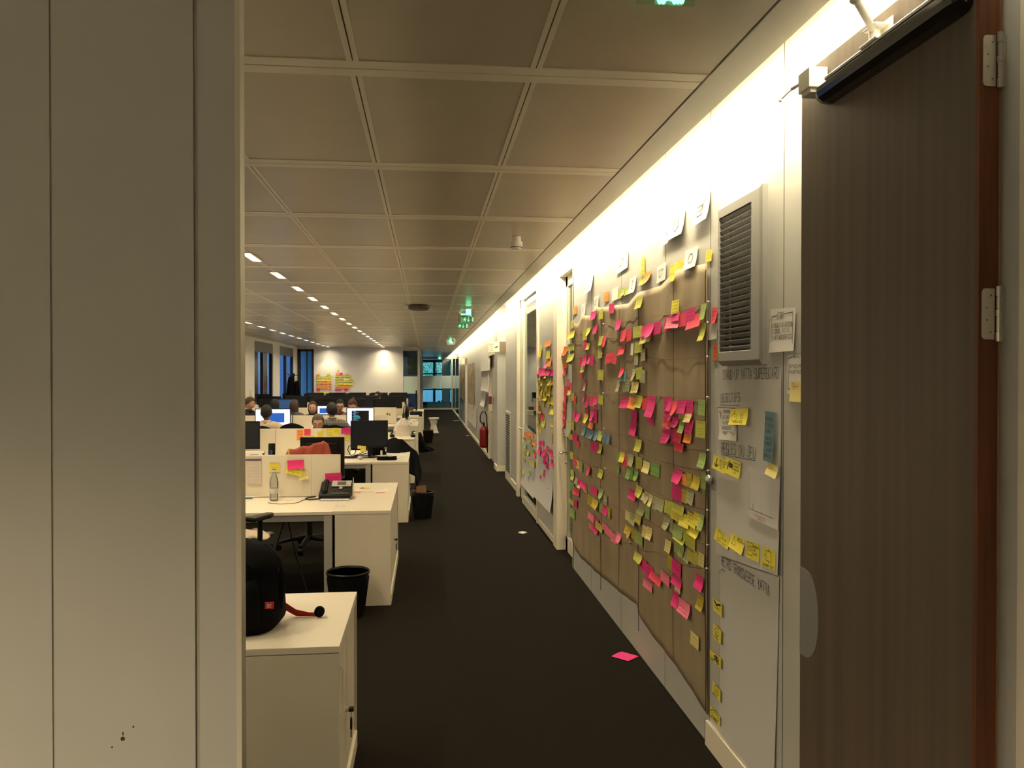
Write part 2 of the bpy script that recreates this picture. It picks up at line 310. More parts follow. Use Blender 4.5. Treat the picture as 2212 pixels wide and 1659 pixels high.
BOARD="""W6.669,2.280,0.177,0.093 O7.050,2.303,0.155,0.071 K6.193,2.191,0.208,0.067 L5.906,2.182,0.120,0.078 K5.570,2.194,0.165,0.071 L4.826,2.167,0.148,0.073 L7.099,2.179,0.143,0.069 Y7.149,2.088,0.333,0.064 L6.520,2.058,0.184,0.091 Y6.370,2.075,0.146,0.066 K6.114,2.081,0.156,0.072 K5.353,2.068,0.132,0.075 L5.913,1.982,0.136,0.069 R5.794,1.977,0.121,0.085 R5.220,1.987,0.149,0.073 R5.079,1.985,0.134,0.079 L4.865,1.992,0.205,0.070 K6.501,1.974,0.132,0.077 Y6.385,1.960,0.123,0.056 L7.158,1.981,0.343,0.063 L7.162,1.884,0.335,0.072 K6.688,1.842,0.102,0.075 K6.515,1.844,0.162,0.081 K6.329,1.856,0.096,0.077 K6.223,1.841,0.088,0.079 L6.576,1.792,0.155,0.083 R6.683,1.738,0.109,0.079 L5.935,1.890,0.151,0.069 R5.624,1.848,0.227,0.077 R5.461,1.841,0.103,0.075 R5.273,1.894,0.171,0.065 W4.998,1.891,0.072,0.076 L4.848,1.901,0.183,0.074 E4.899,1.825,0.097,0.073 R5.261,1.745,0.124,0.071 C5.248,1.720,0.177,0.072 L5.922,1.730,0.191,0.077 K6.506,1.661,0.072,0.045 W6.534,1.627,0.090,0.047 E5.359,1.653,0.083,0.074 E5.156,1.659,0.191,0.080 E4.944,1.728,0.092,0.077 L4.827,1.738,0.141,0.076 y4.917,1.650,0.165,0.070 K4.700,1.988,0.154,0.066 y4.720,1.949,0.155,0.072 K4.577,1.984,0.159,0.085 y4.607,1.954,0.125,0.074 K4.456,1.991,0.181,0.071 E4.732,1.847,0.099,0.074 E4.728,1.720,0.092,0.077 Y4.102,2.081,0.116,0.071 K4.233,2.000,0.122,0.077 P4.143,2.000,0.234,0.058 K4.092,2.030,0.138,0.049 R3.985,2.005,0.156,0.069 K3.865,2.012,0.142,0.079 R3.803,1.984,0.203,0.067 G3.670,2.021,0.077,0.075 L3.676,1.927,0.079,0.085 W3.597,1.926,0.112,0.075 R3.570,1.996,0.071,0.072 T3.562,1.830,0.056,0.077 L4.825,1.565,0.141,0.076 R4.719,1.557,0.185,0.073 K4.552,1.545,0.151,0.122 K4.567,1.461,0.120,0.045 K4.262,1.570,0.078,0.076 K4.193,1.572,0.073,0.076 K4.262,1.506,0.078,0.045 R4.115,1.553,0.098,0.078 K4.191,1.507,0.075,0.045 R4.281,1.467,0.084,0.045 R4.202,1.464,0.075,0.050 K3.999,1.564,0.142,0.070 L4.000,1.539,0.085,0.073 K3.887,1.563,0.130,0.079 y3.887,1.528,0.102,0.072 K4.091,1.484,0.113,0.062 G3.991,1.465,0.082,0.067 K3.873,1.472,0.120,0.069 K4.286,1.393,0.129,0.077 K4.201,1.398,0.054,0.075 K4.148,1.404,0.053,0.077 R4.048,1.416,0.135,0.067 R4.037,1.359,0.155,0.045 O3.896,1.413,0.123,0.045 G3.691,1.574,0.097,0.076 L3.708,1.470,0.137,0.081 L4.831,1.298,0.141,0.074 L4.830,1.192,0.133,0.072 y4.663,1.184,0.145,0.068 g4.537,1.189,0.075,0.069 g4.448,1.192,0.114,0.074 G3.686,1.325,0.094,0.070 K4.064,1.203,0.152,0.068 O4.009,1.201,0.168,0.057 o3.880,1.207,0.083,0.072 o3.768,1.210,0.105,0.066 G3.673,1.231,0.072,0.077 K6.552,1.535,0.078,0.075 R6.983,1.514,0.111,0.077 y7.250,1.572,0.164,0.045 L7.121,1.537,0.210,0.070 K6.437,1.503,0.149,0.076 K6.443,1.443,0.137,0.045 Y6.459,1.378,0.162,0.075 R6.239,1.523,0.200,0.073 K6.074,1.538,0.133,0.076 K6.217,1.409,0.132,0.081 K6.101,1.418,0.121,0.111 O6.266,1.334,0.168,0.050 L5.912,1.548,0.170,0.074 K6.973,1.379,0.102,0.075 K6.805,1.371,0.190,0.076 L7.219,1.284,0.163,0.066 L7.081,1.284,0.154,0.079 B6.533,1.271,0.170,0.072 B6.368,1.264,0.150,0.071 B6.221,1.266,0.144,0.071 B6.070,1.269,0.158,0.075 L5.933,1.276,0.137,0.071 B5.793,1.270,0.250,0.068 B5.665,1.273,0.105,0.070 L7.179,1.177,0.228,0.051 K6.975,1.184,0.235,0.069 R6.823,1.140,0.124,0.054 K6.199,1.173,0.187,0.068 K6.056,1.179,0.143,0.074 L5.924,1.181,0.106,0.070 L7.126,1.013,0.167,0.067 R6.940,0.974,0.192,0.059 Y6.841,0.964,0.141,0.067 E6.685,0.960,0.120,0.079 R6.358,0.964,0.099,0.066 L5.903,1.000,0.134,0.066 K5.229,1.545,0.126,0.070 K5.103,1.547,0.128,0.068 O4.975,1.552,0.186,0.073 y4.953,1.534,0.099,0.045 K4.941,1.466,0.137,0.071 K4.963,1.387,0.164,0.075 g5.361,1.174,0.083,0.068 Y5.243,1.185,0.127,0.065 R5.184,1.166,0.178,0.067 E5.071,1.188,0.067,0.073 E4.999,1.189,0.097,0.073 g5.360,1.100,0.074,0.066 g5.070,1.096,0.096,0.065 g5.001,1.097,0.072,0.067 g4.891,1.107,0.104,0.061 L7.089,0.824,0.151,0.045 L7.101,0.865,0.158,0.045 E6.905,0.815,0.149,0.062 K6.766,0.822,0.182,0.059 K6.588,0.821,0.247,0.054 y6.508,0.798,0.133,0.045 y6.785,0.793,0.144,0.045 R6.960,0.722,0.152,0.059 R6.868,0.724,0.220,0.057 L7.143,0.595,0.246,0.045 K6.929,0.617,0.128,0.064 G7.085,0.503,0.214,0.076 g7.107,0.741,0.172,0.074 K6.167,0.834,0.246,0.057 o6.297,0.737,0.215,0.079 o6.094,0.747,0.212,0.071 G5.889,0.850,0.131,0.068 E5.777,0.825,0.144,0.062 G5.895,0.745,0.119,0.068 K5.757,0.749,0.162,0.062 o5.636,0.751,0.082,0.073 P6.252,0.617,0.235,0.053 K6.085,0.611,0.208,0.051 P6.257,0.537,0.157,0.045 K6.093,0.547,0.191,0.045 L5.958,0.593,0.244,0.053 P5.757,0.625,0.200,0.047 P5.626,0.617,0.209,0.057 P5.496,0.603,0.188,0.062 P5.341,0.633,0.123,0.064 K4.982,0.976,0.179,0.063 L4.822,1.019,0.141,0.065 y5.091,0.821,0.157,0.060 E4.978,0.824,0.143,0.071 L4.837,0.857,0.146,0.075 o5.125,0.732,0.091,0.061 o5.050,0.724,0.074,0.069 o4.956,0.731,0.114,0.069 G4.821,0.731,0.155,0.077 L4.840,0.612,0.183,0.053 K4.067,1.115,0.177,0.077 o3.951,1.119,0.077,0.070 E3.857,1.126,0.110,0.067 y4.763,1.002,0.158,0.045 E4.646,1.008,0.105,0.066 y4.594,1.004,0.128,0.073 E4.496,1.001,0.117,0.079 E4.376,1.008,0.158,0.066 E4.759,0.920,0.137,0.064 G4.636,0.921,0.105,0.073 L4.224,1.018,0.115,0.068 L4.172,1.019,0.053,0.074 L4.053,1.038,0.201,0.045 Y4.063,0.994,0.202,0.045 Y3.936,0.998,0.152,0.065 Y3.825,1.020,0.144,0.062 Y3.750,1.036,0.095,0.062 Y3.809,0.967,0.165,0.045 G3.688,1.034,0.063,0.077 E4.255,0.928,0.113,0.067 E4.177,0.932,0.064,0.080 G4.055,0.919,0.166,0.062 L4.030,0.894,0.194,0.045 L3.897,0.915,0.224,0.073 G4.065,0.834,0.086,0.054 G3.993,0.840,0.078,0.061 E3.950,0.819,0.155,0.045 L3.837,0.835,0.136,0.051 L3.757,0.848,0.096,0.061 y3.697,0.854,0.076,0.065 y4.681,0.800,0.126,0.069 y4.586,0.809,0.102,0.072 y4.225,0.809,0.109,0.066 o4.192,0.730,0.086,0.073 K4.722,0.593,0.127,0.072 K4.581,0.579,0.153,0.086 R4.461,0.580,0.219,0.049 P4.618,0.498,0.195,0.047 P4.278,0.623,0.163,0.060 K4.078,0.726,0.153,0.074 K4.074,0.656,0.167,0.045 y4.052,0.629,0.081,0.045 K4.082,0.563,0.102,0.078 P3.948,0.557,0.182,0.073 K3.718,0.742,0.111,0.065 o3.702,0.651,0.088,0.069 y3.788,0.446,0.120,0.065 W6.407,2.459,0.285,0.143 W6.148,2.292,0.171,0.095 O5.802,2.300,0.147,0.071 W5.531,2.292,0.184,0.089 L5.384,2.278,0.095,0.062 G5.291,2.283,0.092,0.055 L5.189,2.274,0.111,0.049 W5.330,2.481,0.327,0.115 W5.039,2.299,0.160,0.105 L4.794,2.385,0.070,0.114 L4.823,2.298,0.092,0.050 O4.705,2.302,0.162,0.071 W4.414,2.296,0.172,0.095 W4.279,2.485,0.232,0.100 W4.127,2.508,0.260,0.130 W3.742,2.512,0.223,0.135 W3.897,2.302,0.192,0.103 Y4.209,2.284,0.090,0.061 Y4.089,2.289,0.134,0.058 Y4.152,2.241,0.087,0.045 Y3.645,2.279,0.081,0.055"""
PANEL="""K9.284,1.778,0.222,0.072 K9.041,1.765,0.263,0.086 K8.798,1.764,0.224,0.076 K8.567,1.763,0.237,0.074 K8.359,1.760,0.180,0.076 K8.183,1.765,0.173,0.071 B9.147,1.718,0.129,0.069 B8.976,1.720,0.130,0.056 B8.439,1.708,0.115,0.056 B8.150,1.725,0.107,0.075 B8.567,1.615,0.142,0.045 Y9.256,1.668,0.220,0.061 Y9.028,1.666,0.289,0.051 o8.873,1.668,0.177,0.070 Y8.462,1.657,0.300,0.072 Y8.226,1.657,0.262,0.060 Y9.297,1.584,0.250,0.055 Y9.041,1.581,0.316,0.053 o8.748,1.558,0.222,0.062 Y8.555,1.552,0.260,0.078 Y8.248,1.556,0.307,0.064 o9.256,1.496,0.220,0.053 Y9.027,1.498,0.289,0.051 Y8.822,1.483,0.276,0.060 o8.543,1.463,0.282,0.068 Y8.258,1.461,0.286,0.072 Y9.040,1.399,0.421,0.045 K9.297,1.367,0.195,0.075 o9.255,1.328,0.331,0.066 Y8.269,1.369,0.265,0.087 R9.093,1.270,0.373,0.068 Y8.923,1.223,0.231,0.138 o9.381,1.225,0.255,0.106 Y9.352,1.111,0.422,0.106 Y8.258,1.238,0.198,0.073 Y8.268,1.162,0.177,0.059 o8.235,1.075,0.197,0.097 O8.640,2.070,0.433,0.061 Y8.615,1.952,0.287,0.094 O8.497,1.875,0.233,0.103 P8.748,1.843,0.222,0.063 Y9.202,2.002,0.218,0.140 K9.512,2.043,0.174,0.130"""
PAPERS="""O10.539,0.964,0.267,0.055 O10.257,0.957,0.295,0.083 O9.990,1.005,0.320,0.054 O9.871,0.998,0.235,0.047 O9.642,0.924,0.299,0.070 L10.651,0.892,0.227,0.045 L10.050,0.923,0.203,0.045 L10.583,0.710,0.180,0.063 L10.406,0.729,0.174,0.057 L10.236,0.740,0.168,0.056 L9.774,0.809,0.192,0.051 R9.593,0.785,0.170,0.061 L9.969,0.653,0.200,0.055 L9.735,0.660,0.267,0.072 L10.651,0.603,0.136,0.045 L10.696,0.454,0.229,0.055 L10.812,0.358,0.187,0.045 L10.214,0.395,0.293,0.045 G10.152,0.496,0.248,0.045 G9.990,0.875,0.240,0.045 G10.561,0.805,0.224,0.050 K9.189,0.956,0.156,0.056 K8.948,0.971,0.129,0.066 K9.172,0.876,0.190,0.081 K9.012,0.848,0.262,0.064 R8.612,0.940,0.167,0.068 K8.820,0.880,0.188,0.077 K8.373,0.931,0.170,0.057 K8.215,0.920,0.202,0.069 K8.612,0.850,0.167,0.085 K8.612,0.760,0.167,0.065 K8.804,0.794,0.156,0.069 K8.303,0.829,0.083,0.071 K8.161,0.831,0.091,0.077 K8.820,0.654,0.125,0.070 K9.077,0.598,0.133,0.067 K8.478,0.562,0.099,0.068 K9.005,0.428,0.144,0.063"""
DOORN="""T7.881,1.966,0.391,0.095 O7.823,1.841,0.193,0.079 R7.851,1.766,0.136,0.081 R7.708,1.654,0.112,0.070 R7.516,1.618,0.196,0.080 R7.793,1.578,0.249,0.075 R7.551,1.532,0.126,0.086 R7.850,1.492,0.136,0.076 R7.870,1.409,0.137,0.068 R7.869,1.333,0.137,0.073 R7.879,1.250,0.117,0.080 R7.938,1.172,0.238,0.049"""
COLN="""Y3.256,1.552,0.193,0.068 B2.946,1.491,0.095,0.125 y2.941,1.418,0.056,0.045 y2.917,1.367,0.095,0.045 Y3.462,1.329,0.192,0.060 Y3.321,1.332,0.168,0.068 y2.745,1.666,0.094,0.073 Y3.440,1.009,0.168,0.056 Y3.266,1.021,0.144,0.062 Y3.109,1.024,0.131,0.070 Y2.958,1.028,0.119,0.075 Y3.502,0.687,0.109,0.057 Y3.505,0.566,0.102,0.063 Y3.528,0.446,0.142,0.045 Y3.509,0.304,0.099,0.055 Y3.530,0.186,0.128,0.045"""
# ---------------------------------------------------------------- the setting
XW, XL, HC = 1.31, -4.33, 2.71          # right wall, window wall, ceiling height
b = MB(); b.box(-5.2, -2.2, -.1, 8, 49.5, 0); struct(b, 'floor', M_carpet)
# metal tile ceiling: cross bands every 1.215 m, lengthwise bands every .6 m, each with a dark joint
b = MB()
xs = [.924, .352, -.229, -.822, -1.43, -2.04, -2.65, -3.27, -3.88, XL]
ys = [1.68, 2.655]
while ys[-1] < 28.5: ys.append(ys[-1]+1.216)
nend = len(ys)
while ys[-1] < 48: ys.append(ys[-1]+1.216)
b.box(XL-.1, 1.67, HC+.012, .93, 49, HC+.06, 0)
for i in range(len(ys)-1):
    y0, y1 = ys[i], ys[i+1]
    for j in range(len(xs)-1):
        if i >= nend-1 and j > 1: continue
        x1, x0 = xs[j], xs[j+1]
        hw = .02 if j else .0
        hw2 = .02
        b.box(x0+hw2, y0+.066, HC+.003, x1-hw, y1-.066, HC+.014, 1)
    xr = .921; xl = XL if i < nend-1 else -.8
    b.box(xl, y0+.004, HC, xr, y0+.065, HC+.014, 2); b.box(xl, y0-.065, HC, xr, y0-.004, HC+.014, 2)
    for x in xs[1:-1]:
        if i >= nend-1 and x < -.5: continue
        b.box(x-.0195, y0+.065, HC, x-.0022, y1-.065, HC+.014, 2); b.box(x+.0022, y0+.065, HC, x+.0195, y1-.065, HC+.014, 2)
struct(b, 'ceiling', [M_dark, M_tile, M_strip])
b = MB(); b.box(.931, 1.67, HC+.001, 1.055, 42, HC+.02); b.box(1.05, 1.67, HC+.005, 1.062, 42, HC+.05)
b.box(.94, 1.67, 3.0, 1.5, 42, 3.05, 1); b.box(.93, 1.67, HC+.02, .96, 42, 3.0, 1)
struct(b, 'trim_1', [M_soffit, M_wallw])
for k, (y0, y1) in enumerate(COVE):
    b = MB(); b.cyl((1.085, y0+.05, 2.86), (1.085, y1-.05, 2.86), .014, n=8, mi=0); b.box(1.06, y0+.03, 2.88, 1.11, y1-.03, 2.91, 1)
    b.build('cove_tube', [M_tube, M_white], label='warm white light tube in the right wall cove, '+ORD[k]+' from the wood door', cat='light')

# right wall: separate panels, doors and glazing, all in the plane x = 1.31
n_ = [0]
def wallseg(y0, y1, x=XW, m=M_wall, base=False, z0=0, z1=3.0, joints=()):
    b = MB(); b.box(x, y0, z0, x+.09, y1, z1, 0)
    for j in joints: b.box(x-.0006, j-.0018, z0, x+.001, j+.0018, z1, 1)
    return b
b = MB(); n = wallseg
b = wallseg(1.75, 7.17, joints=(2.866, 3.64, 4.35, 5.36, 6.36))
for y0, y1, js in ((8.15, 9.40, ()), (17.0, 26.2, (18.2, 19.4, 20.6, 21.8, 23, 24.2, 25.4)), (27.1, 32.5, (28.3, 29.5, 30.7))):
    b.box(XW, y0, 0, XW+.09, y1, 3)
    for j in js: b.box(XW-.0006, j-.0018, 0, XW+.001, j+.0018, 3, 1)
for y0, y1, z0 in ((7.17, 8.15, 2.70), (9.40, 11.62, 2.79), (15.1, 17.0, 2.2), (26.2, 27.1, 2.2), (32.5, 42, 2.71)): b.box(XW, y0, z0, XW+.09, y1, 3)
b.box(XW+.035, 11.62, 0, XW+.15, 13.7, 3.0); b.box(XW+.12, 13.7, 0, XW+.2, 14.65, 3.0); b.box(XW+.0344, 12.2, 0, XW+.036, 12.204, 3, 1)
b.box(XW-.035, 14.6, 0, XW+.15, 15.15, 3.05)          # pillar that steps out
b.box(XW-.001, 3.66, 2.776, XW+.001, 7.15, 2.779, 1)
struct(b, 'wall_right', [M_wall, M_dark])
b = MB()
b.box(XW-.016, 2.05, 0, XW, 3.66, .115); b.box(XW-.016, 3.66, .0, XW, 3.655, .115)
b.box(XW-.012, 8.15, 0, XW, 9.4, .06); b.box(XW+.021, 11.62, 0, XW+.035, 13.7, .10); b.box(XW-.049, 14.585, 0, XW-.035, 15.16, .10); b.box(XW-.049, 14.586, 0, XW+.12, 14.6, .10)
b.box(XW-.014, 17.0, 0, XW, 26.2, .08); b.box(XW-.014, 27.1, 0, XW, 32.5, .08)
struct(b, 'baseboard_right', M_creamtop)

# front partition on the left, with the door jamb corner, and the grey jamb the wood door hangs on
YF = 1.56
def xf(u): return onY(u, 813, YF)[0]
b = MB(); xe = xf(519); g1 = xf(113); g2 = xf(424); 
b.box(-3.2, YF, 0, g1-.003, YF+.10, 3); b.box(g1+.001, YF, 0, g2-.004, YF+.10, 3); b.box(g2+.004, YF+.002, 0, xe-.009, YF+.04, 3); b.box(g2+.004, YF+.04, 0, xe-.04, YF+.10, 3)
b.box(g1-.003, YF+.003, 0, g1+.001, YF+.09, 3, 2); b.box(g2-.004, YF+.005, 0, g2+.004, YF+.09, 3, 2)
x2 = onY(529.5, 813, YF+.035)[0]; b.poly([(xe-.009, YF+.002, 0), (xe, YF+.004, 0), (x2, YF+.035, 0), (xe-.009, YF+.04, 0)], (0, 0, 3), 3)
for (u, v, r) in ((288, 1570, .0016), (242, 1614, .0016), (265, 1596, .0040)):
    x, z = onY(u, v, YF); b.cyl((x, YF-.0004, z), (x, YF+.01, z), r, n=10, mi=1)
x, z = onY(266, 1588, YF); b.box(x-.001, YF-.0012, z, x+.0006, YF, z+.006, 1); b.cyl((x-.0006, YF-.001, z-.008), (x-.0006, YF, z-.008), .0022, n=8, mi=4)
struct(b, 'wall_front', [M_wall, M_dark, mat('groove_grey', (.44, .42, .36), .6), M_cream, M_redwood])
XD = 1.165      # face of the open wood door
yj = YF+.04
b = MB()
xa = xf(2174); xb = xf(2203)
xa = onY(2174, 813, YF+.045)[0]; b.box(xa, YF+.045, 0, xb+.06, YF+.20, 2.9); b.box(XD+.047, YF+.06, 0, xa+.01, YF+.10, 2.9, 4)
b.box(xb-.002, YF-.07, 0, xb+.3, YF+.002, 2.9, 1); b.box(xb, YF, 0, 2.4, YF+.2, 3, 2)
zs0 = onY(2178, 1336, YF+.045)[1]; zs1 = onY(2174, 1632, YF+.045)[1]; xs0 = onY(2178, 1336, YF+.045)[0]
b.box(xs0-.0012, YF+.044, zs1, xs0+.0012, YF+.046, zs0, 3)
b.box(xa, YF, 2.9, -.0, YF+.18, 3.0, 2)
struct(b, 'trim_2', [M_frame, M_creamtop, M_wall, M_dark, M_oak])
# lobby the photographer stands in
b = MB(); b.box(-3.2, -2.1, 0, -3.1, YF, 2.75); struct(b, 'wall_lobby_left', M_wall)
b = MB(); b.box(2.3, -2.1, 0, 2.4, YF, 2.75); struct(b, 'wall_lobby_right', M_wall)
b = MB(); b.box(-3.2, -2.2, 0, 2.4, -2.1, 2.75); struct(b, 'wall_lobby_back', M_wall)
b = MB(); b.box(-3.2, -2.2, 2.71, 2.4, YF, 2.78); b.box(-3.2, YF, 2.95, 2.4, YF+.2, 3.06); struct(b, 'ceiling_lobby', M_wallw)

# window wall on the left
b = MB(); WIN = [(10.45, 12.95), (14.0, 16.5), (17.55, 20.05), (21.1, 23.6), (24.65, 27.15)]
b.box(XL-.10, 1.5, 0, XL, 28, 1.0); b.box(XL-.10, 1.5, 2.63, XL, 28, 3.0); yy = 1.5
for a, c in WIN: b.box(XL-.10, yy, 1.0, XL, a, 2.63); yy = c
b.box(XL-.10, yy, 1.0, XL, 28, 2.63); struct(b, 'wall_left', M_wallw)
b = MB(); b.box(XL-.02, 1.55, 2.94, XW, 1.67, 3); b.box(XL-.1, YF+.10, 0, -3.0, YF+.2, 3); struct(b, 'wall_near', M_wallw)
M_shade = mat('dark_screen_fabric', (.012, .016, .024), .8); M_cass = mat('blind_cassette', (.13, .14, .15), .5)
for k, (a, c) in enumerate(WIN):
    f = MB(); x = XL-.06
    f.box(x-.03, a, 1.0, x+.03, a+.06, 2.63); f.box(x-.04, c-.06, 1.0, x+.04, c, 2.63); m_ = (a+c)/2
    f.box(x-.04, m_-.05, 1.0, x+.04, m_+.05, 2.63); f.box(x-.04, a, 1.0, x+.04, c, 1.06); f.box(x-.04, a, 2.57, x+.04, c, 2.63)
    w = struct(f, 'window_%d' % (k+1), M_black_f)
    p = MB(); L = w.location
    p.box(x-.005-L.x, a-L.y, 1.0-L.z, x+.005-L.x, c-L.y, 2.6-L.z); p.build('pane', M_glassw, w)
    p = MB(); p.box(XL-.07-L.x, a+.02-L.y, 2.36-L.z, XL-.005-L.x, c-.02-L.y, 2.62-L.z); p.build('blind_cassette', M_cass, w)
    if k in (1, 2, 3):
        for q in (a, m_):
            p = MB(); p.box(XL-.16-L.x, q+.32-L.y, 1.02-L.z, XL-.15-L.x, q+1.2-L.y, 2.4-L.z); p.build('screen', M_shade, w)

# end wall: white panel, glazed bays, black framed partition by the windows
YE = 28.0
b = MB(); b.box(-3.80, YE, 0, -.79, YE+.1, 3.0); b.box(-.79, YE, 2.66, -.27, YE+.1, 3.0); b.box(-2.3, YE-.002, 0, -2.296, YE, 2.66, 1)
b.box(XL-.2, YE, 2.64, -3.8, YE+.1, 3.0)
struct(b, 'wall_end', [M_wallw, mat('thin_joint', (.45, .45, .42), .6)])
b = MB()
for x0, x1 in ((XL, XL+.10), (-3.86, -3.79)): b.box(x0, YE-.02, 0, x1, YE+.08, 2.64)
b.box(XL, YE-.02, 2.56, -3.79, YE+.08, 2.64); b.box(XL, YE-.02, 0, -3.79, YE+.08, .06); b.box(-4.04, YE, 0, -4.0, YE+.06, 2.56)
o = struct(b, 'window_6', M_black_f); L = o.location
p = MB(); p.box(XL-L.x, YE+.02-L.y, 0, -3.8-L.x, YE+.03-L.y, 2.6); p.build('pane', M_glassg, o)
b = MB(); b.box(-.79, YE, 2.60, -.27, YE+.08, 2.68); b.box(-.79, YE, 0, -.27, YE+.08, .1); o = struct(b, 'window_7', M_soffit); L = o.location
p = MB(); p.box(-.79-L.x, YE+.03-L.y, 0, -.27-L.x, YE+.04-L.y, 2.62); p.build('pane', M_glassg, o)
p = MB(); p.box(-.79-L.x, YE+.022-L.y, 1.13, -.27-L.x, YE+.028-L.y, 1.72); p.build('frosted_band', M_frost, o)
b = MB(); b.box(-.30, YE-.02, 0, -.22, YE+.10, HC); b.box(-.30, 41.8, 0, -.17, 42, HC); b.box(-.28, YE, 2.5, -.24, 42, HC); b.box(-.28, YE, 0, -.24, 42, .1)
b.box(-.27, 41.95, 2.62, 1.31, 42.05, 2.75); b.box(-.27, 41.95, 0, 1.31, 42.05, .09); b.box(1.28, 41.8, 0, 1.33, 42.05, 3); b.box(XW-.02, 32.5, 0, XW+.05, 42, .08)
b.box(XW-.02, 32.46, 0, XW+.06, 32.54, 2.71); b.box(XW, 37, 0, XW+.05, 37.05, 2.7)
struct(b, 'trim_3', M_soffit)
b = MB(); b.box(-.265, YE+.1, .1, -.255, 41.8, 2.5); o = struct(b, 'window_8', M_glassg)
b = MB(); b.box(-.17, 41.99, .09, .74, 42.0, 2.62); b.box(.745, 41.99, .09, 1.28, 42.0, 2.62); o = struct(b, 'window_9', M_glassg); L = o.location
p = MB(); p.box(-.17-L.x, 41.98-L.y, 1.10-L.z, .74-L.x, 41.985-L.y, 1.75-L.z); p.box(.75-L.x, 41.98-L.y, 1.10-L.z, 1.28-L.x, 41.985-L.y, 1.75-L.z); p.build('frosted_band', M_frost, o)
b = MB(); b.box(XW+.01, 32.54, .08, XW+.02, 42, 2.7); o = struct(b, 'window_10', M_glassg)
# glazed front of the building behind the partition
b = MB(); 
for x in (-2.6, -1.1, .47, 2.0, 3.5, 5.0): b.box(x-.07, 48.9, 0, x+.07, 49.05, 2.71)
for z in (.05, .94, 1.88, 2.6): b.box(-5, 48.92, z-(.12 if z < .1 else .04), 6.5, 49.02, z+(.14 if z < .1 else .12 if z > 2.5 else .04))
o = struct(b, 'window_11', M_black_f)
b = MB(); b.box(-5.2, 48.9, 2.71, 6.6, 49.1, 3.2); b.box(-5.2, 42, 2.75, 6.6, 49.1, 2.85); b.box(1.4, 32.5, 2.75, 6.6, 42, 2.85); b.box(.86, 44.5, 0, 1.3, 44.95, 2.75); b.box(6.5, 17, 0, 6.6, 49, 2.8)
b.box(-5.2, 28.1, 2.75, -.2, 42, 2.85); b.box(-4.6, 28.1, 0, -4.5, 34, 1.0); b.box(-5.2, 34, 0, -1.2, 34.1, 2.75); b.box(-5.2, 42.0, 0, -.30, 42.1, 2.75)
struct(b, 'wall_beyond', M_wallw)
M_board = mat('brown_roller_blind', (.16, .135, .08), .8)
b = MB(); b.box(-.66, 28.9, 1.78, -.28, 28.93, 2.44); b.build('roller_blind', M_board, label='brown roller blind hanging behind the narrow glazed bay of the end wall', cat='blind')
# low counter with odds and ends beyond the glass
b = MB(); b.box(.05, 43.2, 0, 1.2, 43.9, .30); b.box(.03, 43.18, .30, 1.22, 43.92, .33, 1); b.build('low_bench', [M_wallw, M_frame], label='low pale bench behind the far glass partition', cat='bench')
for k, (x, w_, m_, l_) in enumerate(((.34, .14, M_white, 'white box at the left on the low bench behind the far glass'), (.62, .1, M_black, 'black box on the low bench behind the far glass'), (.78, .14, M_white, 'pale crumpled pile in the middle of the far bench'))):
    b = MB(); b.box(x, 43.4, .33, x+w_, 43.6, .33+.06+.03*k, 0); b.build('box', m_, label=l_, cat='box', bevel=.01)
# trees outside the far windows
M_leaf = mat('leaf_green', (.20, .50, .26), .6, noise=.5, nscale=2); M_bark = mat('bark', (.08, .06, .04), .9)
for k, (x, y, h) in enumerate(((-1.4, 55, 4.6), (.6, 57, 5.2), (2.6, 54.5, 4.4), (4.6, 58, 5.5))):
    t = thing('tree', ['bushy green tree left of the mullion outside the far windows', 'tall green tree right outside the middle of the far windows', 'green tree seen through the right pane of the far windows', 'tallest green tree, furthest right outside the far windows'][k], 'tree', (x, y, -.1))
    q = MB(); q.tube([(0, 0, 0), (.05, 0, h*.4), (-.05, .1, h*.8)], [.12, .09, .03]); q.build('trunk', M_bark, t)
    q = MB(); rr = random.Random(k)
    for _ in range(4200):
        a = rr.uniform(0, 6.28); ph = math.acos(rr.uniform(-1, 1)); rad = 1.25*rr.uniform(.5, 1)**.5
        c = Vector((rad*math.sin(ph)*math.cos(a), rad*math.sin(ph)*math.sin(a), h*.62+math.cos(ph)*h*.38*rr.uniform(.7, 1)))
        d = Vector([rr.uniform(-1, 1) for _ in range(3)]).normalized()*.055; e2 = d.cross(Vector([rr.uniform(-1, 1) for _ in range(3)])).normalized()*.028
        q.add([c-d, c+e2, c+d, c-e2], [(0, 1, 2, 3)])
    q.build('foliage', M_leaf, t)
b = MB(); b.box(-12, 49.5, -.3, 14, 75, -.12); struct(b, 'ground_outside', mat('pale_paving', (.35, .38, .40), .8))
b = MB(); b.box(-4, 52.2, -.12, 5, 52.35, .9); b.build('garden_wall', mat('pale_blue_wall', (.55, .62, .66), .7), label='low pale wall outside the far windows under the trees', cat='wall')

